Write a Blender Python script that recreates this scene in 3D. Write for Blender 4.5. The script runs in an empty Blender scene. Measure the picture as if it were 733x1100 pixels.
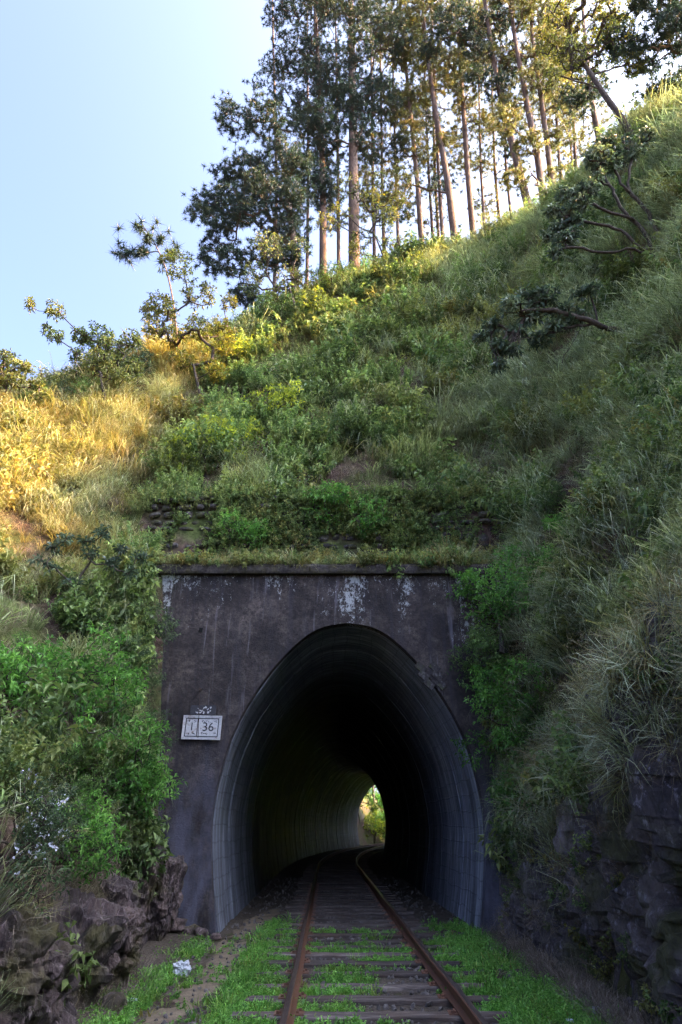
import bpy, math
import numpy as np
from mathutils import Vector, Euler, Matrix

# ------------------------------------------------------------------ camera, sky, sun, exposure
SC = bpy.context.scene
COL = SC.collection
RES = (733.0, 1100.0)
FOC, PITCH, CAMZ = 690.0, math.atan(337.0 / 690.0), 1.76
cam_data = bpy.data.cameras.new('camera')
cam_data.sensor_fit = 'VERTICAL'
cam_data.sensor_height = 36.0
cam_data.sensor_width = 24.0
cam_data.lens = 36.0 * FOC / RES[1]
cam_data.clip_start, cam_data.clip_end = 0.05, 3000
cam = bpy.data.objects.new('camera', cam_data)
COL.objects.link(cam)
cam.location = (0, 0, CAMZ)
cam.rotation_euler = (math.pi / 2 + PITCH, 0, 0)
SC.camera = cam

SUN_EL, SUN_AZ = math.radians(35.5), math.radians(97)      # azimuth clockwise from the track direction (+Y)
world = bpy.data.worlds.new('World')
SC.world = world
world.use_nodes = True
wn = world.node_tree.nodes
sky = wn.new('ShaderNodeTexSky')
sky.sky_type = 'NISHITA'
sky.sun_disc = False
sky.sun_elevation = SUN_EL
sky.sun_rotation = SUN_AZ
sky.altitude = 700
sky.air_density, sky.dust_density, sky.ozone_density = 0.22, 10.0, 6.0
wn['Background'].inputs['Strength'].default_value = 0.15
world.node_tree.links.new(sky.outputs['Color'], wn['Background'].inputs['Color'])
sun_data = bpy.data.lights.new('sun', 'SUN')
sun_data.energy = 3.2
sun_data.angle = math.radians(0.6)
sun_data.color = (1.0, 0.56, 0.22)
sun = bpy.data.objects.new('sun', sun_data)
COL.objects.link(sun)
sun.location = (40, 0, 60)
sun.rotation_euler = Vector((-math.sin(SUN_AZ) * math.cos(SUN_EL), -math.cos(SUN_AZ) * math.cos(SUN_EL),
                             -math.sin(SUN_EL))).to_track_quat('-Z', 'Y').to_euler()
SC.view_settings.view_transform = 'Standard'
SC.view_settings.look = 'None'
SC.view_settings.exposure = 3.85
SC.view_settings.gamma = 1.0
SC.view_settings.use_curve_mapping = False
SC.render.engine = 'CYCLES'
cy = SC.cycles
cy.use_denoising = True
cy.max_bounces, cy.diffuse_bounces, cy.glossy_bounces = 5, 3, 2
cy.transmission_bounces, cy.transparent_max_bounces = 3, 2
cy.use_adaptive_sampling = True
cy.adaptive_threshold = 0.04
cy.sample_clamp_indirect = 6.0
cy.caustics_reflective = cy.caustics_refractive = False

# ------------------------------------------------------------------ helpers
cP, sP = math.cos(PITCH), math.sin(PITCH)


def ray(px, py):
    u, v = px - RES[0] / 2, py - RES[1] / 2
    return np.array([u, FOC * cP + v * sP, FOC * sP - v * cP])


def at(px, py, Y):
    d = ray(px, py)
    return np.array([0, 0, CAMZ]) + d * (Y / d[1])


def project(P):
    x, y, z = P[:, 0], P[:, 1], P[:, 2] - CAMZ
    dep = y * cP + z * sP
    dep = np.where(dep < 0.1, 0.1, dep)
    return RES[0] / 2 + FOC * x / dep, RES[1] / 2 - FOC * (z * cP - y * sP) / dep, dep


def smooth(t):
    t = np.clip(t, 0, 1)
    return t * t * (3 - 2 * t)


def _hash(i, j, k, s):
    n = (i * 374761393 + j * 668265263 + k * 2147483647 + s * 1274126177) & 0xFFFFFFFF
    n = ((n ^ (n >> 13)) * 1274126177) & 0xFFFFFFFF
    n = n ^ (n >> 16)
    return (n & 0xFFFF) / 65535.0


def vnoise(P, s=0):
    P = np.asarray(P, float)
    I = np.floor(P).astype(np.int64)
    F = P - I
    F = F * F * (3 - 2 * F)
    r = 0
    for a in (0, 1):
        for b in (0, 1):
            for c in (0, 1):
                w = (F[:, 0] if a else 1 - F[:, 0]) * (F[:, 1] if b else 1 - F[:, 1]) * (F[:, 2] if c else 1 - F[:, 2])
                r = r + w * _hash(I[:, 0] + a, I[:, 1] + b, I[:, 2] + c, s)
    return r * 2 - 1


def fbm(P, s=0, o=4, gain=.5):
    P = np.asarray(P, float)
    r, a, t = 0, 1.0, 0
    for i in range(o):
        r = r + a * vnoise(P * 2 ** i + 17.3 * i, s + i)
        t += a
        a *= gain
    return r / t


def voro(P, s=0):
    """cell id random in 0..1, vector random, F1, F2-F1"""
    P = np.asarray(P, float)
    I = np.floor(P).astype(np.int64)
    b1 = np.full(len(P), 9.0)
    b2 = np.full(len(P), 9.0)
    cid = np.zeros((len(P), 3), np.int64)
    off = np.zeros((len(P), 3))
    for a in (-1, 0, 1):
        for b in (-1, 0, 1):
            for c in (-1, 0, 1):
                J = I + np.array([a, b, c])
                q = J + np.stack([_hash(J[:, 0], J[:, 1], J[:, 2], s + k) for k in (1, 2, 3)], 1)
                d = np.linalg.norm(q - P, axis=1)
                m = d < b1
                b2 = np.where(m, b1, np.minimum(b2, d))
                b1 = np.where(m, d, b1)
                cid[m] = J[m]
                off[m] = (P - q)[m]
    rnd = np.stack([_hash(cid[:, 0], cid[:, 1], cid[:, 2], s + k) for k in (5, 6, 7, 8)], 1)
    return rnd, off, b1, b2 - b1


def make_mesh(name, V, F, mats=None, smooth_shade=False, tint=None):
    """F: list of int arrays, each (n,3) or (n,4)"""
    me = bpy.data.meshes.new(name)
    V = np.ascontiguousarray(V, np.float32)
    if isinstance(F, np.ndarray):
        F = [F]
    F = [np.asarray(f, np.int32) for f in F if len(f)]
    me.vertices.add(len(V))
    me.vertices.foreach_set('co', V.ravel())
    nl = sum(f.size for f in F)
    npoly = sum(len(f) for f in F)
    me.loops.add(nl)
    me.polygons.add(npoly)
    me.loops.foreach_set('vertex_index', np.concatenate([f.ravel() for f in F]))
    tot = np.concatenate([np.full(len(f), f.shape[1], np.int32) for f in F])
    st = np.concatenate([[0], np.cumsum(tot)[:-1]]).astype(np.int32)
    me.polygons.foreach_set('loop_start', st)
    me.polygons.foreach_set('loop_total', tot)
    me.polygons.foreach_set('use_smooth', np.full(npoly, bool(smooth_shade)))
    if tint is not None:
        a = me.attributes.new('tint', 'FLOAT', 'POINT')
        a.data.foreach_set('value', np.ascontiguousarray(tint, np.float32))
    if mats is not None:
        for m in (mats if isinstance(mats, (list, tuple)) else [mats]):
            me.materials.append(m)
    me.update(calc_edges=True)
    return me


def link(name, data, parent=None, loc=None, rot=None, scl=None):
    o = bpy.data.objects.new(name, data)
    COL.objects.link(o)
    if parent is not None:
        o.parent = parent
    if loc is not None:
        o.location = tuple(loc)
    if rot is not None:
        o.rotation_euler = tuple(rot)
    if scl is not None:
        o.scale = (scl,) * 3 if np.isscalar(scl) else tuple(scl)
    return o


def obj(name, V, F, mat, parent=None, smooth_shade=False, tint=None, **kw):
    return link(name, make_mesh(name, V, F, mat, smooth_shade, tint), parent, **kw)


def tag(o, label, cat, group=None):
    o['label'] = label
    o['category'] = cat
    if group:
        o['group'] = group
    return o


def kind(o, k, label=None):
    o['kind'] = k
    if label:
        o['label'] = label
    return o


def thing(name, label, cat, loc=(0, 0, 0), rot=(0, 0, 0), group=None):
    o = link(name, None, loc=loc, rot=rot)
    o.empty_display_size = 0.2
    return tag(o, label, cat, group)


class MB:
    def __init__(s):
        s.V, s.F3, s.F4, s.T, s.n = [], [], [], [], 0

    def add(s, V, F, tint=None):
        V = np.asarray(V, float)
        F = np.asarray(F, int)
        (s.F3 if F.shape[1] == 3 else s.F4).append(F + s.n)
        s.V.append(V)
        s.T.append(np.zeros(len(V)) if tint is None else np.broadcast_to(tint, (len(V),)))
        s.n += len(V)
        return s

    def box(s, c, size, rot=None, tint=None):
        c = np.asarray(c, float)
        h = np.asarray(size, float) / 2
        V = np.array([[x, y, z] for z in (-1, 1) for y in (-1, 1) for x in (-1, 1)]) * h
        if rot is not None:
            V = V @ np.array(Euler(rot).to_matrix()).T
        s.add(V + c, [[0, 2, 3, 1], [4, 5, 7, 6], [0, 1, 5, 4], [2, 6, 7, 3], [0, 4, 6, 2], [1, 3, 7, 5]], tint)
        return s

    def tube(s, P, R, n=6, tint=None):
        P = np.asarray(P, float)
        R = np.asarray(R, float)
        T = np.gradient(P, axis=0)
        T /= np.linalg.norm(T, axis=1)[:, None] + 1e-9
        m = T.mean(0)
        ref = np.array([1, 0, 0.]) if abs(m[0]) < 0.6 * (np.linalg.norm(m) + 1e-9) else np.array([0, 1, 0.])
        A = np.cross(T, ref)
        A /= np.linalg.norm(A, axis=1)[:, None] + 1e-9
        B = np.cross(T, A)
        a = np.arange(n) * 2 * math.pi / n
        V = P[:, None] + (np.cos(a)[None, :, None] * A[:, None] + np.sin(a)[None, :, None] * B[:, None]) * R[:, None, None]
        k = len(P)
        i = np.arange(k - 1)[:, None] * n
        j = np.arange(n)[None]
        j2 = (j + 1) % n
        F = np.stack([i + j, i + j2, i + n + j2, i + n + j], -1).reshape(-1, 4)
        s.add(V.reshape(-1, 3), F[:, ::-1], tint)
        return s

    def arrays(s):
        F = []
        if s.F3:
            F.append(np.concatenate(s.F3))
        if s.F4:
            F.append(np.concatenate(s.F4))
        return np.concatenate(s.V), F, np.concatenate(s.T)

    def mesh(s, name, mat, smooth_shade=False):
        V, F, T = s.arrays()
        return make_mesh(name, V, F, mat, smooth_shade, T)

    def build(s, name, mat, parent=None, smooth_shade=False, **kw):
        return link(name, s.mesh(name, mat, smooth_shade), parent, **kw)


# ------------------------------------------------------------------ materials
class NT:
    def __init__(s, name):
        s.m = bpy.data.materials.new(name)
        s.m.use_nodes = True
        s.t = s.m.node_tree
        s.b = s.t.nodes['Principled BSDF']
        s.out = s.t.nodes['Material Output']
        s._pos = None

    def n(s, typ, ins=None, **props):
        nd = s.t.nodes.new(typ)
        for k, v in props.items():
            setattr(nd, k, v)
        for k, v in (ins or {}).items():
            s.set(nd.inputs[k], v)
        return nd

    def set(s, sock, v):
        if isinstance(v, bpy.types.NodeSocket):
            s.t.links.new(v, sock)
        elif isinstance(v, bpy.types.Node):
            s.t.links.new(v.outputs[0], sock)
        else:
            if hasattr(sock.default_value, '__len__') and not np.isscalar(v) and len(v) == 3 and len(sock.default_value) == 4:
                v = (*v, 1)
            sock.default_value = v

    def pos(s):
        if s._pos is None:
            s._pos = s.n('ShaderNodeNewGeometry').outputs['Position']
        return s._pos

    def scaled(s, v, sc):
        nd = s.n('ShaderNodeVectorMath', operation='MULTIPLY')
        s.set(nd.inputs[0], v)
        nd.inputs[1].default_value = sc
        return nd.outputs[0]

    def noise(s, scale, detail=5, rough=.55, dist=0, vec=None):
        nd = s.n('ShaderNodeTexNoise', {'Scale': scale, 'Detail': detail, 'Roughness': rough, 'Distortion': dist})
        s.set(nd.inputs['Vector'], vec if vec is not None else s.pos())
        return nd.outputs['Fac']

    def ramp(s, fac, stops):
        nd = s.n('ShaderNodeValToRGB')
        el = nd.color_ramp.elements
        while len(el) < len(stops):
            el.new(0.5)
        for e, (p, c) in zip(el, stops):
            e.position = p
            e.color = (*c, 1) if not np.isscalar(c) else (c, c, c, 1)
        s.set(nd.inputs['Fac'], fac)
        return nd.outputs['Color']

    def mix(s, fac, a, b, mode='MIX'):
        nd = s.n('ShaderNodeMix', data_type='RGBA', blend_type=mode)
        s.set(nd.inputs['Factor'], fac)
        s.set(nd.inputs['A'], a)
        s.set(nd.inputs['B'], b)
        return nd.outputs['Result']

    def math(s, op, a, b=0.0):
        nd = s.n('ShaderNodeMath', operation=op)
        s.set(nd.inputs[0], a)
        s.set(nd.inputs[1], b)
        return nd.outputs[0]

    def bump(s, h, strength=.5, dist=.02, prev=None):
        nd = s.n('ShaderNodeBump', {'Strength': strength, 'Distance': dist})
        s.set(nd.inputs['Height'], h)
        if prev is not None:
            s.set(nd.inputs['Normal'], prev)
        return nd.outputs['Normal']

    def done(s, color=None, rough=None, normal=None, spec=None, metal=None):
        if color is not None:
            s.set(s.b.inputs['Base Color'], color)
        if rough is not None:
            s.set(s.b.inputs['Roughness'], rough)
        if normal is not None:
            s.set(s.b.inputs['Normal'], normal)
        if spec is not None:
            s.set(s.b.inputs['Specular IOR Level'], spec)
        if metal is not None:
            s.set(s.b.inputs['Metallic'], metal)
        return s.m


def foliage_mat(name, c0, c1, c2=None, transl=.35, instanced=False, rough=.5, spec=.3, vary_amt=.5):
    """colour runs c0..c1(..c2) over the leaf-clump attribute 'tint'"""
    k = NT(name)
    a = k.n('ShaderNodeAttribute', attribute_name='tint', attribute_type='GEOMETRY').outputs['Fac']
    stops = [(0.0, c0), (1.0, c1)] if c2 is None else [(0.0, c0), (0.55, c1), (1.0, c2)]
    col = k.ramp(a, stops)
    if instanced:
        v = k.n('ShaderNodeAttribute', attribute_name='vary', attribute_type='INSTANCER').outputs['Fac']
        dry = k.n('ShaderNodeAttribute', attribute_name='dry', attribute_type='INSTANCER').outputs['Fac']
        col = k.mix(dry, col, k.ramp(a, [(0, (.19, .12, .045)), (1, (.38, .26, .085))]))  # straw tone of dry grass, made more orange to deepen the sunlit patch
        lum = k.math('ADD', k.math('MULTIPLY', v, vary_amt * 2), 1 - vary_amt)
        cm = k.n('ShaderNodeCombineXYZ', {0: lum, 1: lum, 2: lum}).outputs[0]
        col = k.mix(1.0, col, cm, 'MULTIPLY')
    else:
        f = k.noise(1.3, 2)
        col = k.mix(1.0, col, k.ramp(f, [(0.3, .7), (0.7, 1.3)]), 'MULTIPLY')
    k.done(col, rough, spec=spec)
    tr = k.n('ShaderNodeBsdfTranslucent', {'Color': k.mix(1.0, col, (1.35, 1.45, .7), 'MULTIPLY')})
    mx = k.n('ShaderNodeMixShader', {'Fac': transl})
    k.t.links.new(k.b.outputs[0], mx.inputs[1])
    k.t.links.new(tr.outputs[0], mx.inputs[2])
    k.t.links.new(mx.outputs[0], k.out.inputs['Surface'])
    return k.m


def M_soil():
    k = NT('soil_and_moss')
    n1 = k.noise(.8, 6, .6)
    n2 = k.noise(6, 6, .65)
    c = k.ramp(n2, [(0.3, (.024, .016, .013)), (0.55, (.075, .050, .040)), (0.75, (.16, .115, .095))])
    g = k.ramp(n2, [(0.35, (.03, .04, .012)), (0.7, (.09, .115, .035))])
    c = k.mix(k.ramp(n1, [(0.42, 0.0), (0.6, 1.0)]), c, g)
    return k.done(c, .95, k.bump(k.noise(9, 8, .7), .8, .06), .1)


def M_rock(name='dark_rock', tintc=(1, 1, 1)):
    k = NT(name)
    p = k.scaled(k.pos(), (1, 1, .45))
    n1 = k.noise(2.2, 8, .68, .4, p)
    n2 = k.noise(14, 6, .7, 0, p)
    c = k.ramp(n1, [(0.28, (.015, .013, .017)), (0.45, (.055, .047, .055)), (0.6, (.14, .118, .118)), (0.75, (.27, .235, .23))])
    c = k.mix(k.ramp(n2, [(0.56, 0.0), (0.68, .8)]), c, (.34, .32, .38))
    moss = k.noise(1.4, 5, .6)
    c = k.mix(k.ramp(moss, [(0.50, 0.0), (0.62, .85)]), c, k.ramp(n2, [(0.35, (.03, .032, .012)), (0.65, (.10, .105, .035))]))
    c = k.mix(1.0, c, tintc, 'MULTIPLY')
    vo = k.n('ShaderNodeTexVoronoi', {'Scale': 9.0}, feature='DISTANCE_TO_EDGE')
    k.set(vo.inputs['Vector'], p)
    b = k.bump(k.math('MINIMUM', vo.outputs['Distance'], .12), .7, .12)
    return k.done(c, k.ramp(n2, [(0.35, .38), (0.6, .75)]), k.bump(k.noise(11, 8, .78, 0, p), 1.0, .09, b), .45)


def M_portal():
    k = NT('stained_render')
    P = k.pos()
    n1 = k.noise(1.1, 6, .6)
    n2 = k.noise(15, 8, .78)
    c = k.ramp(n1, [(0.3, (.036, .029, .026)), (0.5, (.078, .063, .056)), (0.72, (.14, .114, .10))])
    c = k.mix(k.ramp(n2, [(0.40, .8), (0.58, 0.0)]), c, (.022, .020, .022))
    blot = k.noise(2.4, 8, .72, .4)
    c = k.mix(k.ramp(blot, [(0.36, .9), (0.56, 0.0)]), c, (.020, .018, .019))
    c = k.mix(k.ramp(blot, [(0.56, 0.0), (0.72, .5)]), c, (.17, .145, .13))
    # water streaks
    st = k.noise(5.0, 5, .6, .3, k.scaled(P, (1.2, 1.2, .10)))
    c = k.mix(k.ramp(st, [(0.50, 0.0), (0.68, .7)]), c, (.035, .034, .042))
    st2 = k.noise(7.0, 4, .6, .2, k.scaled(P, (1.0, 1.0, .07)))
    c = k.mix(k.ramp(st2, [(0.60, 0.0), (0.72, .55)]), c, (.20, .19, .22))
    sep = k.n('ShaderNodeSeparateXYZ')
    k.set(sep.inputs[0], P)
    X, Z = sep.outputs['X'], sep.outputs['Z']
    # bluish paler tone low on the jambs
    low = k.math('MULTIPLY', k.n('ShaderNodeMapRange', {0: Z, 1: 3.4, 2: 1.2, 3: 0.0, 4: 1.0}).outputs[0], k.ramp(k.noise(2.6, 5, .6, 0, k.scaled(P, (1, 1, .35))), [(0.35, 0.0), (0.6, .8)]))
    c = k.mix(low, c, (.14, .145, .20))
    # white lichen flecks near the top, thicker in the middle
    hi = k.n('ShaderNodeMapRange', {0: Z, 1: 4.9, 2: 6.9, 3: 0.0, 4: 1.0}).outputs[0]
    sp = k.noise(15, 8, .80, .2, k.scaled(P, (1, 1, .6)))
    big = k.noise(.9, 3, .5, 0, k.scaled(P, (1, 1, .35)))
    dens = k.math('ADD', k.math('MULTIPLY', hi, .16), k.math('MULTIPLY', k.math('SUBTRACT', big, .5), .95))
    fl = k.ramp(k.math('ADD', sp, dens), [(0.69, 0.0), (0.745, .8)])
    c = k.mix(k.math('MULTIPLY', fl, k.math('GREATER_THAN', hi, .001)), c, (.47, .50, .50))
    b = k.bump(n2, 1.0, .035)
    return k.done(c, .85, k.bump(k.noise(60, 5, .75), .7, .01, b), .25)


def M_cornice():
    k = NT('mossy_coping')
    n1 = k.noise(3.0, 6, .65)
    n2 = k.noise(16, 6, .7)
    c = k.ramp(n2, [(0.3, (.014, .013, .013)), (0.7, (.085, .075, .07))])
    c = k.mix(k.ramp(n1, [(0.46, 0.0), (0.64, .7)]), c, k.ramp(n2, [(0.3, (.025, .024, .010)), (0.7, (.085, .075, .025))]))
    return k.done(c, .95, k.bump(n2, .9, .05), .15)


def M_lining():
    k = NT('sooty_tunnel_lining')
    uv = k.n('ShaderNodeUVMap', uv_map='uv').outputs[0]          # u = metres along the bore, v = metres round the profile
    n1 = k.noise(3.0, 6, .62, .35, k.scaled(uv, (1.0, .07, 1)))
    n2 = k.noise(10, 6, .70, .4, k.scaled(uv, (1.0, .09, 1)))
    n3 = k.noise(.9, 6, .65, .3, k.scaled(uv, (1, .6, 1)))
    band = k.noise(1.1, 3, .6, 0, k.scaled(uv, (1.0, .015, 1)))
    c = k.ramp(n1, [(0.34, (.009, .010, .013)), (0.5, (.034, .039, .050)), (0.66, (.11, .125, .165))])
    streak = k.math('MULTIPLY', k.ramp(n2, [(0.46, 0.0), (0.62, .95)]), k.ramp(band, [(0.48, .04), (0.56, 1.0)]))
    c = k.mix(streak, c, (.58, .61, .68))
    c = k.mix(k.ramp(n3, [(0.40, .9), (0.58, 0.0)]), c, (.009, .010, .012))
    sepu = k.n('ShaderNodeSeparateXYZ')
    k.set(sepu.inputs[0], uv)
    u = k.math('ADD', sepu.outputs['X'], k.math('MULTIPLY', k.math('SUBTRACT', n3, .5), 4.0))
    lime = k.ramp(n1, [(0.30, (.12, .135, .165)), (0.5, (.32, .35, .42)), (0.68, (.55, .59, .68))])  # daylight near the mouth painted in as a pale limy tone
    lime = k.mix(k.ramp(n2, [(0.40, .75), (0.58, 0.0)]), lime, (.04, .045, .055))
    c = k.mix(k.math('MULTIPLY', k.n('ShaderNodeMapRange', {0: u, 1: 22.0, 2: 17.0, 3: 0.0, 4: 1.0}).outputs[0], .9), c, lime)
    gloom = k.math('MULTIPLY', k.n('ShaderNodeMapRange', {0: u, 1: 19.0, 2: 24.0, 3: 0.0, 4: 1.0}).outputs[0], k.n('ShaderNodeMapRange', {0: u, 1: 90.0, 2: 60.0, 3: 0.0, 4: 1.0}).outputs[0])  # darkness deeper in the bore, put into the lining colour
    c = k.mix(k.math('MULTIPLY', gloom, .92), c, (.008, .008, .010))
    c = k.mix(k.math('MULTIPLY', streak, k.n('ShaderNodeMapRange', {0: u, 1: 36.0, 2: 44.0, 3: 0.0, 4: .8}).outputs[0]), c, (.58, .60, .66))
    gr = k.noise(2.0, 5, .6, .3, k.scaled(uv, (1, .2, 1)))
    c = k.mix(k.ramp(gr, [(0.58, 0.0), (0.72, .6)]), c, (.025, .045, .036))
    br = k.n('ShaderNodeTexBrick', {'Scale': 1.0, 'Mortar Size': .014, 'Mortar Smooth': .3, 'Brick Width': .62, 'Row Height': .30, 'Color1': (1, 1, 1, 1), 'Color2': (.62, .62, .62, 1), 'Mortar': (.2, .2, .2, 1)})
    vw = k.n('ShaderNodeVectorMath', operation='ADD')
    k.set(vw.inputs[0], uv)
    wob = k.n('ShaderNodeTexNoise', {'Scale': 1.7, 'Detail': 3.0})
    k.set(wob.inputs['Vector'], uv)
    k.set(vw.inputs[1], k.scaled(wob.outputs['Color'], (.22, .22, 0)))
    k.set(br.inputs['Vector'], vw.outputs[0])
    c = k.mix(.45, c, br.outputs['Color'], 'MULTIPLY')
    b = k.bump(br.outputs['Color'], .6, .03)
    return k.done(c, k.ramp(n2, [(0.3, .38), (0.7, .75)]), k.bump(k.noise(22, 6, .72), .7, .02, b), .22)


def M_ground():
    k = NT('earth_floor')
    n1 = k.noise(2.2, 6, .62)
    n2 = k.noise(26, 6, .7)
    c = k.ramp(n2, [(0.28, (.020, .016, .012)), (0.5, (.065, .052, .040)), (0.75, (.17, .145, .12))])
    c = k.mix(k.ramp(n1, [(0.4, .0), (0.62, .65)]), c, k.ramp(n2, [(0.3, (.05, .042, .03)), (0.7, (.16, .13, .095))]))
    vo = k.n('ShaderNodeTexVoronoi', {'Scale': 30.0})
    k.set(vo.inputs['Vector'], k.pos())
    b = k.bump(vo.outputs['Distance'], .6, .025)
    return k.done(c, .95, k.bump(n2, .8, .03, b), .15)


def M_path():
    k = NT('trodden_earth')
    n1 = k.noise(5, 6, .62)
    n2 = k.noise(40, 5, .7)
    c = k.ramp(n1, [(0.3, (.12, .094, .062)), (0.7, (.24, .19, .13))])
    c = k.mix(k.ramp(n2, [(0.35, .5), (0.65, 0.0)]), c, (.035, .028, .02))
    return k.done(c, .95, k.bump(n2, .6, .012), .15)


def M_rust():
    k = NT('rusty_rail_steel')
    n = k.noise(22, 6, .7)
    c = k.ramp(n, [(0.3, (.06, .028, .019)), (0.55, (.16, .075, .044)), (0.75, (.25, .125, .075))])
    return k.done(c, k.ramp(n, [(0.3, .45), (0.7, .8)]), k.bump(n, .3, .004), .5, .25)


def M_railhead():
    k = NT('worn_rail_head')
    n = k.noise(9, 5, .7, 0, k.scaled(k.pos(), (6, .5, 1)))
    c = k.ramp(n, [(0.3, (.13, .09, .07)), (0.7, (.33, .27, .24))])
    return k.done(c, .32, None, .5, .8)


def M_sleeper():
    k = NT('weathered_sleeper_timber')
    P = k.pos()
    r = k.n('ShaderNodeObjectInfo').outputs['Random']
    g = k.noise(9, 6, .7, .3, k.scaled(P, (.22, 3.0, 1.5)))
    c = k.ramp(g, [(0.28, (.018, .014, .012)), (0.5, (.075, .060, .052)), (0.72, (.21, .175, .15))])
    c = k.mix(1.0, c, k.ramp(r, [(0, .65), (1, 1.35)]), 'MULTIPLY')
    n = k.noise(2.4, 4, .6)
    c = k.mix(k.ramp(n, [(0.5, 0.0), (0.7, .5)]), c, (.10, .06, .038))
    return k.done(c, .85, k.bump(g, .8, .02), .25)


def M_bark(name, a, b, sc=(1, 1, .22)):
    k = NT(name)
    P = k.scaled(k.pos(), sc)
    n = k.noise(11, 6, .7, .3, P)
    c = k.ramp(n, [(0.3, a), (0.68, b)])
    return k.done(c, .9, k.bump(n, .9, .04), .15)


def M_plain(name, c, rough=.6, var=.3, sc=30, metal=0.0, bump=.2):
    k = NT(name)
    n = k.noise(sc, 5, .65)
    col = k.mix(1.0, c, k.ramp(n, [(0.3, 1 - var), (0.7, 1 + var)]), 'MULTIPLY')
    return k.done(col, rough, k.bump(n, bump, .008), .4, metal)


def M_enamel():
    k = NT('dirty_white_enamel')
    n = k.noise(9, 7, .72)
    c = k.ramp(k.noise(30, 5, .7), [(0.3, (.30, .30, .30)), (0.7, (.56, .56, .55))])
    c = k.mix(k.ramp(n, [(0.54, 0.0), (0.66, .8)]), c, (.16, .085, .045))
    return k.done(c, .5, k.bump(n, .3, .006), .4)


def M_wallstone():
    k = NT('mossy_wall_stone')
    r = k.n('ShaderNodeObjectInfo').outputs['Random']
    n = k.noise(14, 6, .7)
    c = k.ramp(n, [(0.3, (.02, .018, .018)), (0.55, (.055, .05, .049)), (0.75, (.20, .19, .185))])
    c = k.mix(1.0, c, k.ramp(r, [(0, .6), (1, 1.5)]), 'MULTIPLY')
    c = k.mix(k.ramp(k.noise(3, 5, .6), [(0.48, 0.0), (0.62, .8)]), c, (.06, .07, .022))
    return k.done(c, .92, k.bump(n, .8, .03), .2)


MAT = dict(
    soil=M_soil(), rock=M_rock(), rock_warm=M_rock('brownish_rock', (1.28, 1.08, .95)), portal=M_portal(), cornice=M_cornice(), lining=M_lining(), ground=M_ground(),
    path=M_path(), rust=M_rust(), railhead=M_railhead(), sleeper=M_sleeper(), stone=M_wallstone(),
    pine_bark=M_bark('pine_bark', (.035, .027, .023), (.17, .12, .09)),
    bark=M_bark('dark_bark', (.022, .018, .015), (.10, .082, .066), (1, 1, .5)),
    bark_red=M_bark('lichened_brown_bark', (.020, .017, .013), (.085, .070, .055), (1, 1, 1)),
    twig=M_bark('bare_twig', (.05, .04, .032), (.14, .115, .095), (1, 1, 1)),
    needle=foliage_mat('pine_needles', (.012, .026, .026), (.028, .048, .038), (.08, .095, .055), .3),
    needle_sunlit=foliage_mat('pine_needles_sunlit', (.045, .055, .030), (.105, .11, .048), (.24, .20, .08), .4),  # warm backlight of the sun painted into the needle colour
    rhodo=foliage_mat('leathery_dark_leaves', (.025, .045, .03), (.07, .11, .065), (.22, .27, .18), .22, rough=.42, spec=.3),
    leaf_sunlit=foliage_mat('sunlit_yellow_leaves', (.045, .06, .015), (.12, .13, .025), (.28, .24, .04), .45),  # yellow of sun shining on the crowns, put into the leaf colour
    leaf_olive=foliage_mat('olive_leaves', (.04, .06, .022), (.10, .125, .04), (.22, .22, .07), .4),
    leaf_bright=foliage_mat('fresh_green_leaves', (.035, .10, .022), (.11, .26, .055), (.24, .44, .11), .4),
    leaf_mid=foliage_mat('mid_green_leaves', (.035, .072, .024), (.095, .17, .052), (.21, .30, .105), .38),
    leaf_sunlit_lime=foliage_mat('sunlit_lime_leaves', (.08, .12, .02), (.24, .29, .04), (.46, .48, .07), .45),  # lime leaves, brightened to carry dappled sun in their colour
    leaf_dull=foliage_mat('dull_green_leaves', (.03, .055, .03), (.07, .115, .055), (.15, .20, .11), .3),
    blossom=M_plain('white_blossom', (.42, .44, .50), .7, .1),
    blade=foliage_mat('grass_blades', (.058, .076, .038), (.17, .215, .11), (.35, .40, .23), .4, True, vary_amt=.45),
    long_blade=foliage_mat('pale_grass_blades', (.105, .13, .085), (.28, .335, .22), (.52, .57, .42), .4, True, vary_amt=.4),
    herb=foliage_mat('herb_leaves', (.028, .05, .022), (.085, .145, .052), (.20, .275, .105), .38, True, vary_amt=.5),
    sward=foliage_mat('short_weed_leaves', (.04, .12, .024), (.12, .30, .055), (.24, .46, .11), .4, True, vary_amt=.35),
    litterleaf=foliage_mat('dead_stems', (.08, .06, .05), (.20, .16, .125), (.36, .30, .24), .15, True, vary_amt=.4),
    enamel=M_enamel(),
    black=M_plain('faded_black_paint', (.016, .018, .022), .6, .4, 60),
    old_plate=M_plain('weathered_dark_plate', (.03, .03, .035), .7, .5, 60),
    iron=M_plain('rusty_iron', (.055, .038, .03), .7, .5, 40, .4),
    plastic=M_plain('crumpled_white_plastic', (.42, .45, .48), .35, .25, 18),
    paper=M_plain('pale_scrap', (.42, .47, .50), .6, .3, 18),
    blue=M_plain('blue_scrap', (.10, .17, .25), .5, .4, 18),
    ballast=M_plain('ballast_stone_grey', (.10, .088, .08), .85, .6, 12),
    hole=M_plain('gloom', (.006, .006, .006), .95, .2),  # near-black for the shade inside the drain hole
)
# ------------------------------------------------------------------ track line and terrain height
Y_PORTAL, Y_EXIT = 13.5, 69.0


def line_x(y):
    y = np.asarray(y, float)
    y1 = np.minimum(y, 74.0)
    b = .24 - .0208 * (y1 - 13.5) + np.where(y1 > 30.4, (y1 - 30.4) ** 2 / 292.0, 0)
    slope = -.0208 + (74 - 30.4) / 146.0
    return b + np.where(y > 74, (y - 74) * slope, 0)


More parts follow.
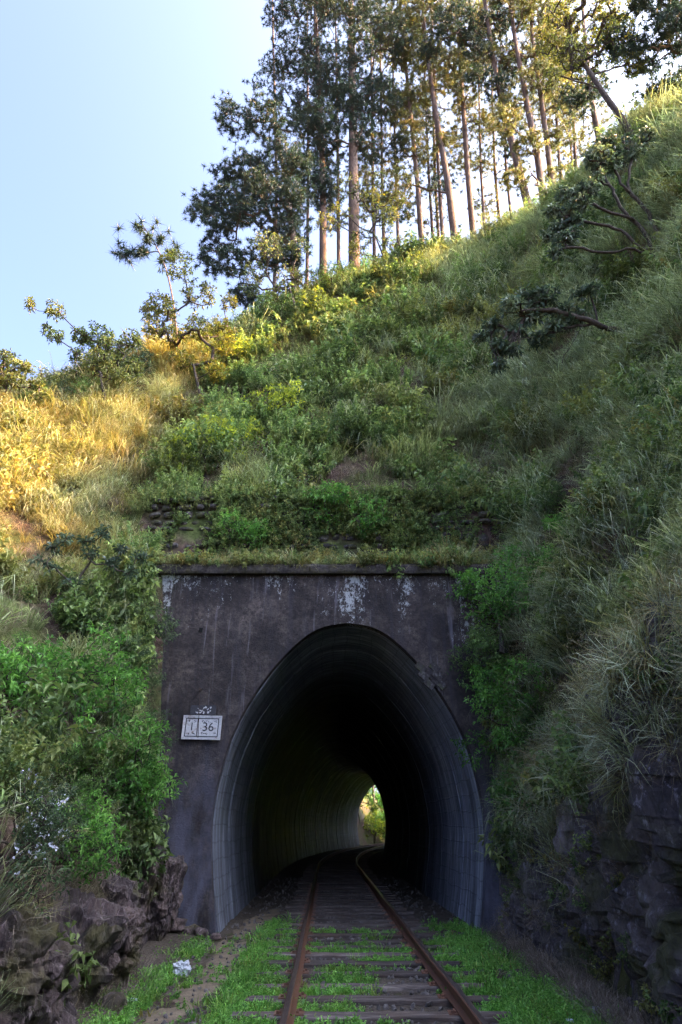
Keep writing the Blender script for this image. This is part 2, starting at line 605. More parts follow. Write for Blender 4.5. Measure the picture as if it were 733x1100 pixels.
def line_dir(y):
    d = np.array([float(line_x(y + .05) - line_x(y - .05)), .1])
    return d / np.linalg.norm(d)


CTRL = [at(*c) for c in [
    # right-hand slope
    (720, 700, 7.0), (650, 560, 10.1), (733, 560, 8.4), (690, 280, 13.9), (733, 330, 11.2), (600, 400, 15.0), (560, 560, 13.9), (625, 700, 11.3), (540, 640, 13.7),
    (660, 420, 12.8), (610, 500, 13.2), (700, 470, 10.5), (640, 300, 15.6),
    # skyline from right to left
    (733, 122, 15.4), (690, 146, 16.6), (650, 174, 18), (610, 222, 20.3), (590, 238, 21.8), (530, 262, 23.3), (480, 280, 24.3), (420, 295, 24.8), (340, 322, 24.4),
    (290, 348, 23.4), (235, 395, 21.6), (180, 392, 21.4), (130, 408, 20.2), (60, 428, 18.4), (0, 438, 17.0),
    # face above the portal
    (200, 530, 15.5), (330, 530, 15.1), (450, 530, 15.1), (330, 450, 18.0), (330, 385, 21.0), (480, 450, 17.4), (480, 360, 20.6), (240, 455, 18.6), (410, 400, 19.8), (540, 330, 20.2), (540, 450, 16.6),
    # gully and sunlit spur on the left
    (190, 480, 17.6), (150, 545, 16.0), (100, 480, 16.9), (60, 520, 15.0), (0, 520, 14.4), (0, 620, 12.4), (100, 600, 14.0), (150, 620, 14.0),
    # left bank
    (0, 700, 10.0), (100, 700, 12.0), (0, 850, 7.6), (100, 780, 11.0), (60, 900, 8.6)]]
CTRL += [np.array(c, float) for c in [
    (-4.1, 13.4, 6.7), (-3.5, 13.4, 4.9), (3.9, 13.4, 6.9), (3.5, 12.6, 5.2), (-5, 14.2, 8.1), (5, 14.2, 9.2), (-2.5, 14.0, 7.25), (0, 14.0, 7.25), (2.5, 14.0, 7.25),
    (-4.2, 3, 3.0), (-9, 3, 7), (-14, 8, 10), (-20, 15, 12.5), (-20, 0, 9), (-28, 30, 14), (-18, 24, 15), (5, 3, 6.2), (9, 5, 13), (14, 8, 21), (18, 12, 24.3), (22, 0, 22), (34, 15, 24), (22, 25, 29),
    (16, 20, 27.8), (11, 29, 29.6), (2, 30, 27.8), (-8, 29, 22), (0, 42, 28), (15, 42, 29), (-15, 42, 17), (4, -10, 5), (-4, -10, 4), (12, -10, 16), (-12, -10, 7), (0, 52, 26), (22, 52, 26), (-22, 52, 15),
    (34, 40, 24), (5, -25, 5), (-5, -25, 4), (20, -25, 18), (-20, -25, 8), (0, 66, 22), (30, 66, 18), (-25, 66, 12)]]
CTRL = np.array(CTRL)


def _tps(r2):
    return np.where(r2 > 1e-9, .5 * r2 * np.log(np.maximum(r2, 1e-9)), 0)


_n = len(CTRL)
_K = _tps(((CTRL[:, None, :2] - CTRL[None, :, :2]) ** 2).sum(-1)) + np.eye(_n) * .35
_Pm = np.column_stack([np.ones(_n), CTRL[:, :2]])
_sol = np.linalg.solve(np.block([[_K, _Pm], [_Pm.T, np.zeros((3, 3))]]), np.concatenate([CTRL[:, 2], np.zeros(3)]))


def hill(x, y):
    x, y = np.asarray(x, float), np.asarray(y, float)
    sh = x.shape
    Q = np.column_stack([x.ravel(), y.ravel()])
    out = np.empty(len(Q))
    for i in range(0, len(Q), 20000):
        q = Q[i:i + 20000]
        out[i:i + 20000] = _tps(((q[:, None] - CTRL[None, :, :2]) ** 2).sum(-1)) @ _sol[:_n] + _sol[_n] + q @ _sol[_n + 1:]
    return out.reshape(sh)


def terrain(x, y, part=None):
    """height of the ground surface; part 'front' / 'top' / 'back' forces one side of the portals"""
    x, y = np.asarray(x, float), np.asarray(y, float)
    h = np.maximum(hill(x, y), .3)
    P = np.stack([x.ravel(), y.ravel(), (h * .6).ravel()], 1)
    n = fbm(P * .55, 3, 4).reshape(x.shape)
    n2 = fbm(P * 1.7, 9, 3).reshape(x.shape)
    calm = 1 - .8 * smooth((y - 10.5) / 2) * smooth((15 - y) / 1) * smooth((6.0 - np.abs(x)) / 1.5)
    h = h + (n * .95 + n2 * .36) * calm
    # bench above the portal: berm behind the coping, then the stone wall's step
    bench = smooth((4.9 - np.abs(x + .3)) / .4) * (y > 13.5) * smooth((15.6 - y) / .5)
    hb_ = np.where(y < 14.45, 7.1 + np.clip(y - 13.9, 0, 1) * .7, np.maximum(h, 9.1))
    h = h + (hb_ - h) * bench
    # back of the hill goes down to the far cutting
    h = h + (8.5 + n - h) * smooth((y - 50) / 17)
    front = y < 13.92 if part is None else np.full(x.shape, part == 'front')
    back = y > Y_EXIT + .3 if part is None else np.full(x.shape, part == 'back')
    xl = line_x(y)
    sR = smooth((x - 2.95) / .95)
    near = smooth((y - 10) / 2.5)
    sL = smooth((-2.60 - .55 * near - x) / .95)
    hf = h * np.where(x > 0, sR, sL)
    tb = smooth((y - 70) / 14)
    hb = (h * (1 - tb) + (4.2 + n) * tb) * np.where(x > xl, smooth((x - xl - 2.4) / 1.8), smooth((xl - x - 2.4) / 1.8))
    h = np.where(front, hf, np.where(back, hb, np.maximum(h, 7.06 - 12 * np.clip(np.abs(x - xl) - 4.2, 0, 1))))
    e = smooth((44 - np.abs(x)) / 6) * smooth((y + 26) / 5) * smooth((150 - y) / 20)
    return h * e


def hit(px, py, lo=4.0, hi=40.0):
    """where the line of sight through a photo pixel meets the ground"""
    d = ray(px, py)
    ts = np.linspace(lo, hi, 700) / d[1]
    P = np.array([0, 0, CAMZ]) + d * ts[:, None]
    below = P[:, 2] < terrain(P[:, 0], P[:, 1])
    i = int(np.argmax(below)) if below.any() else -1
    return P[i]


def ground_at(x, y):
    return float(terrain(np.array([x]), np.array([y]))[0])


def axis(segs):
    out = [segs[0][0]]
    for a, b, st in segs:
        out += list(np.linspace(a, b, max(1, int(round((b - a) / st))) + 1)[1:])
    return np.array(out)


def grid_mesh(name, xs, ys, part, mat):
    X, Yg = np.meshgrid(xs, ys)
    Z = terrain(X, Yg, part)
    V = np.stack([X.ravel(), Yg.ravel(), Z.ravel()], 1)
    nx = len(xs)
    i = np.arange(len(ys) - 1)[:, None] * nx
    j = np.arange(nx - 1)[None]
    F = np.stack([i + j, i + j + 1, i + nx + j + 1, i + nx + j], -1).reshape(-1, 4)
    return V, F


XS = axis([(-44, -14, 1.5), (-14, -6, .3), (-6, -2.3, .12), (-2.3, 2.7, .5), (2.7, 7, .12), (7, 14, .3), (14, 44, 1.5)])
TV, TF = {}, {}
for part, ys in (('front', axis([(-26, 2, 1.4), (2, 6, .25), (6, 13.92, .14)])), ('top', axis([(13.92, 19, .14), (19, 27, .22), (27, 36, .6), (36, Y_EXIT + .3, 1.5)])), ('back', axis([(Y_EXIT + .3, 84, .6), (84, 150, 3)]))):
    TV[part], TF[part] = grid_mesh(part, XS, ys, part, None)
o = obj('ground', [[-900, -900, -.12], [900, -900, -.12], [900, 900, -.12], [-900, 900, -.12]], np.array([[0, 1, 2, 3]]), MAT['ground'])
kind(o, 'structure')
HV = V = np.concatenate([TV['front'], TV['top'], TV['back']])
HF = F = np.concatenate([TF['front'], TF['top'] + len(TV['front']), TF['back'] + len(TV['front']) + len(TV['top'])])
hs = obj('hillside', V, F, MAT['soil'], None, True)
kind(hs, 'structure', 'overgrown hillside with a steep railway cutting')

# floor of the cutting and of the bore: fine sheet following the track
ys = axis([(1, 20, .09), (20, 110, .5)])
us = np.linspace(-3.4, 3.4, 70)
X = line_x(ys)[:, None] + us[None]
Yg = np.repeat(ys[:, None], len(us), 1)
P = np.stack([X.ravel(), Yg.ravel(), np.zeros(X.size)], 1)
Z = .012 + .022 * fbm(P * 1.6, 21, 3) + .012 * fbm(P * 7, 25, 2) - .015 * np.exp(-((P[:, 0] + 1.82) / .3) ** 2)
Z += .10 * smooth((np.abs(us) - 2.4) / .9)[None].repeat(len(ys), 0).ravel()
nu = len(us)
i = np.arange(len(ys) - 1)[:, None] * nu
j = np.arange(nu - 1)[None]
F = np.stack([i + j, i + j + 1, i + nu + j + 1, i + nu + j], -1).reshape(-1, 4)
kind(obj('track_bed', np.column_stack([P[:, :2], Z]), F, MAT['ground'], None, True), 'structure', 'dark earth and ballast bed under the track')
# trodden path left of the rails
ys = axis([(1, 17.5, .1)])
us = np.linspace(-1, 1, 9)
wx = -1.83 + .10 * np.sin(ys * .8) + .05 * (ys - 8) * .4
hw = .30 + .06 * np.sin(ys * 2.1) + .05 * np.sin(ys * 5.3 + 1)
X = wx[:, None] + us[None] * hw[:, None]
P = np.stack([X.ravel(), np.repeat(ys, 9), np.zeros(X.size)], 1)
Z = .012 + .022 * fbm(P * 1.6, 21, 3) + .012 * fbm(P * 7, 25, 2) - .015 * np.exp(-((P[:, 0] + 1.82) / .3) ** 2) + .012 - .03 * (np.abs(us) ** 3)[None].repeat(len(ys), 0).ravel()
i = np.arange(len(ys) - 1)[:, None] * 9
j = np.arange(8)[None]
F = np.stack([i + j, i + j + 1, i + 10 + j, i + 9 + j], -1).reshape(-1, 4)
kind(obj('path', np.column_stack([P[:, :2], Z]), F, MAT['path'], None, True), 'structure', 'trodden earth path beside the rails')


# ------------------------------------------------------------------ rock face on the right of the cutting
def rock_sheet(y0, y1, zmax, st, base_x, top_z, sgn, seed):
    ys = np.arange(y0, y1, st)
    zs = np.arange(-.25, zmax, st)
    Yg, Zg = np.meshgrid(ys, zs)
    zt = top_z(Yg)
    X = base_x(Yg) + .10 * Zg + .9 * smooth((Zg - zt) / .9) ** 1.3 + .12 * np.maximum(Zg - zt, 0)
    P = np.stack([X.ravel(), Yg.ravel(), Zg.ravel()], 1)
    r, off, f1, f21 = voro(P * np.array([1.1, 1.25, .55]) + .25 * np.stack([fbm(P * 2, seed + 1, 2)] * 3, 1), seed)
    n = r[:, :3] * 2 - 1
    d = (r[:, 3] - .5) * .46 + (off * n).sum(1) * .48
    r2, off2, g1, g21 = voro(P * np.array([3.6, 4.2, 2.2]) + .2, seed + 20)
    d += (r2[:, 3] - .5) * .20 + (off2 * (r2[:, :3] * 2 - 1)).sum(1) * .22
    r3, off3, g1, g31 = voro(P * np.array([9, 9, 6.]), seed + 40)
    d += (r3[:, 3] - .5) * .075 + (off3 * (r3[:, :3] * 2 - 1)).sum(1) * .07 + .05 * fbm(P * 5, seed + 3, 3)
    d -= .10 * (f21 < .08) + .03 * (g21 < .06)
    P[:, 0] += sgn * -d * .75
    P[:, 1] += .3 * d
    ny = len(ys)
    i = np.arange(len(zs) - 1)[:, None] * ny
    j = np.arange(ny - 1)[None]
    F = np.stack([i + j, i + ny + j, i + ny + j + 1, i + j + 1], -1).reshape(-1, 4)
    return P, F


RV, RF = V, F = rock_sheet(-3.0, 13.75, 4.8, .05, lambda y: 2.95 + .10 * np.sin(y * 1.3) + .03 * (y - 8), lambda y: 3.2 - .17 * (y - 6) + .4 * np.sin(y * 2.2) + .25 * np.sin(y * 5.1), 1, 60)
kind(obj('rock_face', V, F, MAT['rock']), 'structure', 'dark wet rock face at the foot of the right-hand slope')


# ------------------------------------------------------------------ tunnel: lining rings and portal
PROF = np.array([(-.2, 2.32), (0, 2.36), (.6, 2.47), (1.1, 2.54), (1.7, 2.60), (2.2, 2.58), (2.75, 2.49), (3.3, 2.36), (3.75, 2.17), (4.15, 1.95), (4.55, 1.69), (4.87, 1.44), (5.15, 1.18), (5.38, .93), (5.55, .69), (5.65, .42), (5.69, 0)])


def profile(n_half=40):
    s = np.concatenate([[0], np.cumsum(np.linalg.norm(np.diff(PROF, axis=0), axis=1))])
    q = np.linspace(0, s[-1], n_half + 1)
    z, w = np.interp(q, s, PROF[:, 0]), np.interp(q, s, PROF[:, 1])
    for _ in range(2):
        z[1:-1] = .25 * z[:-2] + .5 * z[1:-1] + .25 * z[2:]
        w[1:-1] = .25 * w[:-2] + .5 * w[1:-1] + .25 * w[2:]
    a = np.column_stack([-w, z])
    return np.concatenate([a, np.column_stack([w, z])[::-1][1:]])


PR = profile()
NP_ = len(PR)
PS = np.concatenate([[0], np.cumsum(np.linalg.norm(np.diff(PR, axis=0), axis=1))])


def off_profile(d):
    t = np.gradient(PR, axis=0)
    t /= np.linalg.norm(t, axis=1)[:, None]
    return PR + np.stack([-t[:, 1], t[:, 0]], 1) * d


bore = link('tunnel_lining', None)
kind(bore, 'structure', 'soot-dark sooty masonry lining of the curving tunnel bore')
rng = np.random.default_rng(5)
yy, k = Y_PORTAL + .245, 0
while yy < Y_EXIT - .05:
    L = min([1.25, .9, 1.5][k % 3], Y_EXIT - .02 - yy)
    if Y_EXIT - yy - L < .4:
        L = Y_EXIT - .02 - yy
    d = 0.0 if k == 0 else [.004, .014, .0, .009][k % 4] + rng.uniform(-.003, .003)
    st = np.array([-.002, .0005, L / 2, L - .0005, L + .002])
    dd = np.array([.13, d, d, d, .13])               # closed joints, each ring a little off its neighbour
    V, UV = [], []
    for s_, q in zip(st, dd):
        y = yy + s_
        t = line_dir(y)
        nrm = np.array([t[1], -t[0]])
        pr = off_profile(q)
        jit = .008 * fbm(np.column_stack([pr * 2.0, np.full(NP_, y * 2)]), 33, 2)
        V.append(np.column_stack([float(line_x(y)) - .08 + pr[:, 0] * nrm[0] * (1 + jit), y + pr[:, 0] * nrm[1], pr[:, 1] * (1 + jit * .5)]))
        UV.append(np.column_stack([np.full(NP_, y), PS]))
    V, UV = np.concatenate(V), np.concatenate(UV)
    i = np.arange(len(st) - 1)[:, None] * NP_
    j = np.arange(NP_ - 1)[None]
    F = np.stack([i + j, i + j + 1, i + NP_ + j + 1, i + NP_ + j], -1).reshape(-1, 4)
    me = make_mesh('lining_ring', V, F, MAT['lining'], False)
    ul = me.uv_layers.new(name='uv')
    ul.data.foreach_set('uv', UV[F.ravel()].astype(np.float32).ravel())
    link('lining_ring', me, bore)
    yy += L
    k += 1


def portal(name, label, yf, xc, ang, half, top, thick, mat):
    root = thing(name, label, 'tunnel portal', (xc, yf, 0), (0, 0, ang))
    pr = off_profile(0)
    # outer rectangle, point for point opposite the arch
    out = np.column_stack([np.clip(pr[:, 0] * 9, -half, half), np.interp(PS, [0, PS[-1] * .24, PS[-1] * .30, PS[-1] * .70, PS[-1] * .76, PS[-1]], [-.3, top, top, top, top, -.3])])
    out[:, 0] = np.interp(PS, [0, PS[-1] * .24, PS[-1] * .76, PS[-1]], [-half, -half, half, half])
    rings = []
    for t in np.linspace(0, 1, 9):
        rings.append(pr * (1 - t) + out * t)
    R = np.concatenate(rings)
    Vf = np.column_stack([R[:, 0], np.zeros(len(R)), R[:, 1]])
    Vf[:, 1] += .018 * fbm(Vf * np.array([1.5, 1, 1.5]), 71, 3)
    i = np.arange(8)[:, None] * NP_
    j = np.arange(NP_ - 1)[None]
    F = np.stack([i + j, i + NP_ + j, i + NP_ + j + 1, i + j + 1], -1).reshape(-1, 4)
    # reveal of the arch
    V2 = np.concatenate([Vf[:NP_], np.column_stack([pr[:, 0], np.full(NP_, .25), pr[:, 1]])])
    j = np.arange(NP_ - 1)
    F2 = np.stack([j, j + 1, NP_ + j + 1, NP_ + j], -1)
    mb = MB().add(Vf, F).add(V2, F2)
    mb.add([[-half, 0, top], [half, 0, top], [half, thick, top], [-half, thick, top]], [[0, 1, 2, 3]])
    mb.add([[-half, thick, -.3], [half, thick, -.3], [half, thick, top], [-half, thick, top]], np.array([[0, 1, 2, 3]])) if False else None
    mb.build('portal_wall', mat, root, True)
    return root


pt = portal('tunnel_portal', 'dark stained tunnel portal wall with a tall egg-shaped opening', Y_PORTAL, .14, 0, 6.2, 6.78, .62, MAT['portal'])
# coping above the portal: mossy blocks
rng = np.random.default_rng(8)
x = -6.2
while x < 6.2:
    w = rng.uniform(1.1, 1.5)
    xs = np.linspace(x + .006, min(x + w, 6.2) - .006, 10)
    prof = np.array([(-.13, 0), (-.145, .05), (-.14, .17), (-.11, .225), (.15, .245), (.62, .25), (.62, 0)])
    V = []
    for xx in xs:
        q = np.column_stack([np.full(7, xx), prof[:, 0], 6.785 + prof[:, 1]])
        nz = fbm(q * np.array([4, 4, 6]), 44, 3)
        q[1:5, 1] += .03 * nz[1:5]
        q[2:5, 2] += .035 * nz[2:5]
        V.append(q)
    V = np.concatenate(V)
    i = np.arange(9)[:, None] * 7
    j = np.arange(7)[None]
    F = np.stack([i + j, i + 7 + j, i + 7 + (j + 1) % 7, i + (j + 1) % 7], -1).reshape(-1, 4)
    mb = MB().add(V, F)
    mb.F3.append(np.array([[0, a, a + 1] for a in range(1, 6)]))
    mb.F3.append(np.array([[63, 63 + a + 1, 63 + a] for a in range(1, 6)]))
    mb.build('coping_block', MAT['cornice'], pt)
    x += w
# drain hole: a black box stands in for its shaded depth
q = at(216, 677, Y_PORTAL)
MB().box((q[0] - .14, -.004, q[2]), (.075, .05, .085), (0, .2, 0)).build('drain_hole', MAT['hole'], pt)
# patch of bare masonry beside the arch, upper right
mb = MB()
rng = np.random.default_rng(3)
for r in range(3):
    for c in range(2):
        q = at(461, 727, Y_PORTAL)
        mb.box((q[0] - .14 - .14 + c * .25 + .06 * r + rng.uniform(-.03, .03), .0, q[2] + .19 - r * .17), (.22, .06, .14), (rng.uniform(-.05, .05), .75, 0))
mb.build('exposed_masonry', MAT['stone'], pt)
t = line_dir(Y_EXIT)
pe = portal('exit_portal', 'far tunnel mouth with daylight beyond it', Y_EXIT, float(line_x(Y_EXIT)) - .08, math.pi - math.atan2(t[0], t[1]), 5.5, 6.9, .4, MAT['portal'])

# ------------------------------------------------------------------ dry-stone retaining wall above the coping
rw = thing('retaining_wall', 'low mossy stone retaining wall half overgrown above the tunnel portal', 'wall', (0, 14.55, 0))
rng = np.random.default_rng(12)
mb = MB().box((-.3, .28, 8.15), (9.4, .4, 2.3))
mb.build('wall_core', MAT['soil'], rw)
stones = []
for s_ in range(7):
    xs = np.linspace(-1, 1, 4)
    G = np.array([[a, b, c] for a in xs for b in (-1, 1) for c in xs])
    r_, off_, a_, b_ = voro(G * .8 + s_ * 7.7, 5)
    sup = np.power(np.sum(np.abs(G) ** 3.2, 1), -1 / 3.2)
    Gs = G * sup[:, None] * np.array([.62, 1, .62]) * 1.45
    Gs = Gs * (1 + .12 * fbm(G * 1.3 + s_ * 3.1, 5, 2))[:, None]
    idx = lambda a, b, c: a * 8 + b * 4 + c
    F = []
    for a in range(3):
        for c in range(3):
            F.append([idx(a, 0, c), idx(a + 1, 0, c), idx(a + 1, 0, c + 1), idx(a, 0, c + 1)])
    for a in range(3):
        F.append([idx(a, 0, 3), idx(a + 1, 0, 3), idx(a + 1, 1, 3), idx(a, 1, 3)])
        F.append([idx(a, 1, 0), idx(a + 1, 1, 0), idx(a + 1, 0, 0), idx(a, 0, 0)])
        F.append([idx(0, 1, a), idx(0, 0, a), idx(0, 0, a + 1), idx(0, 1, a + 1)])
        F.append([idx(3, 0, a), idx(3, 1, a), idx(3, 1, a + 1), idx(3, 0, a + 1)])
    stones.append(make_mesh('stone', Gs, np.array(F), MAT['stone']))
z = 7.1
row = 0
while z < 9.15:
    h = rng.uniform(.15, .30)
    x = -4.9 + rng.uniform(0, .2)
    while x < 4.3:
        w = rng.uniform(.20, .62)
        link('stone', stones[rng.integers(7)], rw, (x + w / 2, rng.uniform(-.02, .04), z + h / 2 + rng.uniform(-.01, .01)), (rng.normal(0, .08), rng.normal(0, .09), rng.normal(0, .08)), (w * rng.uniform(.44, .53), rng.uniform(.10, .19), h * rng.uniform(.40, .54)))
        x += w + .01
    z += h + .012
    row += 1

# ------------------------------------------------------------------ railway track
track = thing('railway_track', 'rusty broad-gauge railway track running into the tunnel and curving right', 'track')
RAILP = np.array([(-.065, 0), (-.065, .012), (-.012, .03), (-.010, .10), (-.035, .112), (-.036, .135), (-.026, .146), (.026, .146), (.036, .135), (.035, .112), (.010, .10), (.012, .03), (.065, .012), (.065, 0)])
ysr = axis([(1, 30, 1.0), (30, 75, .8), (75, 112, 3)])
for sgn in (-1, 1):
    V = []
    for y in ysr:
        t = line_dir(y)
        nrm = np.array([t[1], -t[0]])
        c = np.array([float(line_x(y)), y]) + nrm * sgn * .875
        wob = .006 * math.sin(y * .9 + sgn)
        V.append(np.column_stack([c[0] + (RAILP[:, 0] + wob) * nrm[0], c[1] + RAILP[:, 0] * nrm[1], .070 + RAILP[:, 1] + .004 * math.sin(y * 1.7)]))
    V = np.concatenate(V)
    npf = len(RAILP)
    i = np.arange(len(ysr) - 1)[:, None] * npf
    j = np.arange(npf)[None]
    F = np.stack([i + j, i + npf + j, i + npf + (j + 1) % npf, i + (j + 1) % npf], -1).reshape(-1, 4)
    me = make_mesh('rail', V, F, [MAT['rust'], MAT['railhead']])
    mi = np.zeros(len(F), np.int32)
    mi[np.arange(len(F)) % npf == 6] = 1
    me.polygons.foreach_set('material_index', mi)
    link('rail', me, track)
rng = np.random.default_rng(77)
sl_mesh = []
for s_ in range(5):
    xs = np.linspace(-1.38, 1.38, 15)
    prof = np.array([(-.102, -.14), (-.106, .0), (-.09, .018), (0, .022), (.09, .018), (.106, .0), (.102, -.14)])
    V = []
    for xx in xs:
        q = np.column_stack([np.full(7, xx), prof[:, 0], prof[:, 1]])
        nz = fbm(np.column_stack([q[:, 0] * 3, q[:, 1] * 14, q[:, 2] * 10 + s_ * 9]), 13 + s_, 3)
        q[:, 1] += nz * .014
        q[1:6, 2] += nz[1:6] * .013
        V.append(q)
    V = np.concatenate(V)
    V[:7, 0] += .05 * rng.uniform(-1, 1, 7)
    V[-7:, 0] += .05 * rng.uniform(-1, 1, 7)
    i = np.arange(14)[:, None] * 7
    j = np.arange(7)[None]
    F = np.stack([i + j, i + (j + 1) % 7, i + 7 + (j + 1) % 7, i + 7 + j], -1).reshape(-1, 4)
    mb = MB().add(V, F[:, ::-1])
    mb.F3.append(np.array([[0, a, a + 1] for a in range(1, 6)]))
    mb.F3.append(np.array([[98, 98 + a + 1, 98 + a] for a in range(1, 6)]))
    sl_mesh.append(mb.mesh('sleeper', MAT['sleeper']))
plate = MB().box((0, 0, .006), (.30, .17, .014)).box((.11, .05, .022), (.03, .03, .03)).box((-.11, -.05, .022), (.03, .03, .03)).box((.085, 0, .02), (.025, .10, .024)).box((-.085, 0, .02), (.025, .10, .024)).mesh('tie_plate', MAT['rust'])
y = 2.0
SLEEPER_Y = []
while y < 90:
    SLEEPER_Y.append(y)
    t = line_dir(y)
    a = -math.atan2(t[0], t[1])
    ra = a + rng.normal(0, .014)
    s_ = link('sleeper', sl_mesh[rng.integers(5)], track, (float(line_x(y)) + rng.normal(0, .035), y, .042 + rng.normal(0, .006)), (rng.normal(0, .01), rng.normal(0, .003), ra))
    if y < 24:
        for sgn in (-1, 1):
            link('tie_plate', plate, s_, (sgn * .875 + float(line_x(y)) - s_.location.x, 0, .018), (0, 0, 0))
    y += .67 + rng.normal(0, .02)
# ------------------------------------------------------------------ plants: growth and leaf engines
def unit(a):
    return a / (np.linalg.norm(a, axis=-1, keepdims=True) + 1e-9)


def grow(rng, trunk, r0, r1, attr, seg=.35, tipr=.007, bend=.12, jit=.05, expo=2.3, sides=6, hi_pen=.6, limbs=()):
    """limbs run from the trunk to every attractor point; returns wood mesh builder, tips, tip directions"""
    trunk = np.asarray(trunk, float)
    ln = np.concatenate([[0], np.cumsum(np.linalg.norm(np.diff(trunk, axis=0), axis=1))])
    k = max(4, int(ln[-1] / seg))
    q = np.linspace(0, ln[-1], k)
    T = np.stack([np.interp(q, ln, trunk[:, c]) for c in range(3)], 1)
    for _ in range(2):
        T[1:-1] = .25 * T[:-2] + .5 * T[1:-1] + .25 * T[2:]
    nodes = list(T)
    parent = [-1] + list(range(k - 1))
    attr = np.asarray(attr, float)
    ref = np.concatenate([T] + [np.asarray(l_, float) for l_ in limbs])
    d0 = np.min(np.linalg.norm(attr[:, None] - ref[None], axis=2), axis=1)
    N = np.array(nodes)
    chains, tips, tdirs, mids, mdirs = [], [], [], [], []
    for lb in limbs:                                     # main limbs with a course of their own
        lb = np.asarray(lb, float)
        l2 = np.concatenate([[0], np.cumsum(np.linalg.norm(np.diff(lb, axis=0), axis=1))])
        m = max(3, int(l2[-1] / seg) + 1)
        P = np.stack([np.interp(np.linspace(0, l2[-1], m), l2, lb[:, c]) for c in range(3)], 1)
        for _ in range(2):
            P[1:-1] = .25 * P[:-2] + .5 * P[1:-1] + .25 * P[2:]
        P[1:-1] += rng.normal(0, .018, (m - 2, 3))
        i = int(np.argmin(np.linalg.norm(N - P[0], axis=1)))
        ids = list(range(len(nodes), len(nodes) + m))
        parent += [i] + ids[:-1]
        nodes += list(P)
        N = np.concatenate([N, P])
        chains.append([i] + ids)
    zmin = T[0, 2] + (.02 if r0 < .05 else .12) * (T[-1, 2] - T[0, 2])
    for a in attr[np.argsort(d0)]:
        d = np.linalg.norm(N - a, axis=1)
        cost = d + hi_pen * np.maximum(0, N[:, 2] - (a[2] - .3 * d)) + 5 * (N[:, 2] < zmin)
        i = int(np.argmin(cost))
        L = d[i]
        m = max(2, int(L / seg) + 1)
        t = np.linspace(0, 1, m + 1)[1:]
        P = N[i] + (a - N[i]) * t[:, None]
        w = np.sin(t * math.pi)
        P[:, 2] -= bend * L * w * rng.uniform(.2, 1.2)
        P += (rng.normal(0, jit, (m, 3)) * L ** .5) * w[:, None]
        ids = list(range(len(nodes), len(nodes) + m))
        parent += [i] + ids[:-1]
        nodes += list(P)
        N = np.concatenate([N, P])
        chains.append([i] + ids)
        tips.append(P[-1])
        tdirs.append(P[-1] - (P[-2] if m > 1 else N[i]))
        for c in range(max(0, m // 2), m - 1):
            mids.append(P[c])
            mdirs.append(P[c + 1] - P[c])
    acc = np.zeros(len(nodes))
    has = np.zeros(len(nodes), bool)
    for n in range(len(nodes) - 1, k - 1, -1):
        if not has[n]:
            acc[n] = tipr ** expo
        p = parent[n]
        acc[p] += acc[n]
        has[p] = True
    R = acc ** (1 / expo)
    prof = r0 + (r1 - r0) * np.linspace(0, 1, k) ** .9
    R[:k] = prof
    R = np.minimum(R, r0 * .8)
    R[:k] = prof
    mb = MB()
    prof2 = prof.copy()
    prof2[:2] *= np.array([1.35, 1.12])[:min(2, k)]
    mb.tube(T, prof2, 8 if r0 > .05 else 6)
    for c in chains:
        r = R[c].copy()
        r[0] = min(r[0], r[1] * 1.25)
        mb.tube(N[c], r, sides if r[1] > .02 else 4)
    return mb, np.array(tips), unit(np.array(tdirs)), (np.array(mids) if mids else np.zeros((0, 3))), (unit(np.array(mdirs)) if mids else np.zeros((0, 3)))


def leaves(rng, mb, P, D, n, L, W, spread=.9, up=.15, droop=.25, fold=.12, off=.0, tint=None, tj=.18):
    """n folded pointed leaves round every tip"""
    P = np.repeat(P, n, 0)
    D = np.repeat(D, n, 0)
    m = len(P)
    R = unit(rng.normal(size=(m, 3)))
    d = unit(D * (1 - spread) + R * spread + np.array([0, 0, up]))
    l = L * rng.uniform(.65, 1.15, (m, 1))
    w = W * rng.uniform(.75, 1.2, (m, 1))
    s = unit(np.cross(d, unit(rng.normal(size=(m, 3)) * .5 + np.array([0, 0, 1]))))
    nn = np.cross(s, d)
    b = P + R * off * rng.uniform(0, 1, (m, 1))
    mid = b + d * l * .5
    tip = b + d * l - np.array([0, 0, 1]) * l * droop
    V = np.stack([b, mid + s * w * .5 + nn * fold * l, tip, mid - s * w * .5 + nn * fold * l], 1).reshape(-1, 3)
    i = np.arange(m)[:, None] * 4
    F = np.concatenate([i + np.array([0, 1, 2]), i + np.array([0, 2, 3])])
    tt = np.repeat(tint, n) if tint is not None else rng.uniform(0, 1, m)
    tt = np.clip(tt + rng.normal(0, tj, m), 0, 1)
    mb.add(V, F, np.repeat(tt, 4))


def needles(rng, mb, P, D, n, L, W, tint=None, spread=.75):
    P = np.repeat(P, n, 0)
    D = np.repeat(D, n, 0)
    m = len(P)
    d = unit(D * (1 - spread) + unit(rng.normal(size=(m, 3))) * spread)
    l = L * rng.uniform(.6, 1.15, (m, 1))
    s = unit(np.cross(d, unit(rng.normal(size=(m, 3))))) * W * .5
    b = P + d * l * .02
    V = np.stack([b - s, b + s, b + d * l * 1.0 - np.array([0, 0, .12]) * l], 1).reshape(-1, 3)
    F = np.arange(m * 3).reshape(-1, 3)
    tt = np.repeat(tint, n) if tint is not None else rng.uniform(0, 1, m)
    mb.add(V, F, np.repeat(np.clip(tt + rng.normal(0, .1, m), 0, 1), 3))


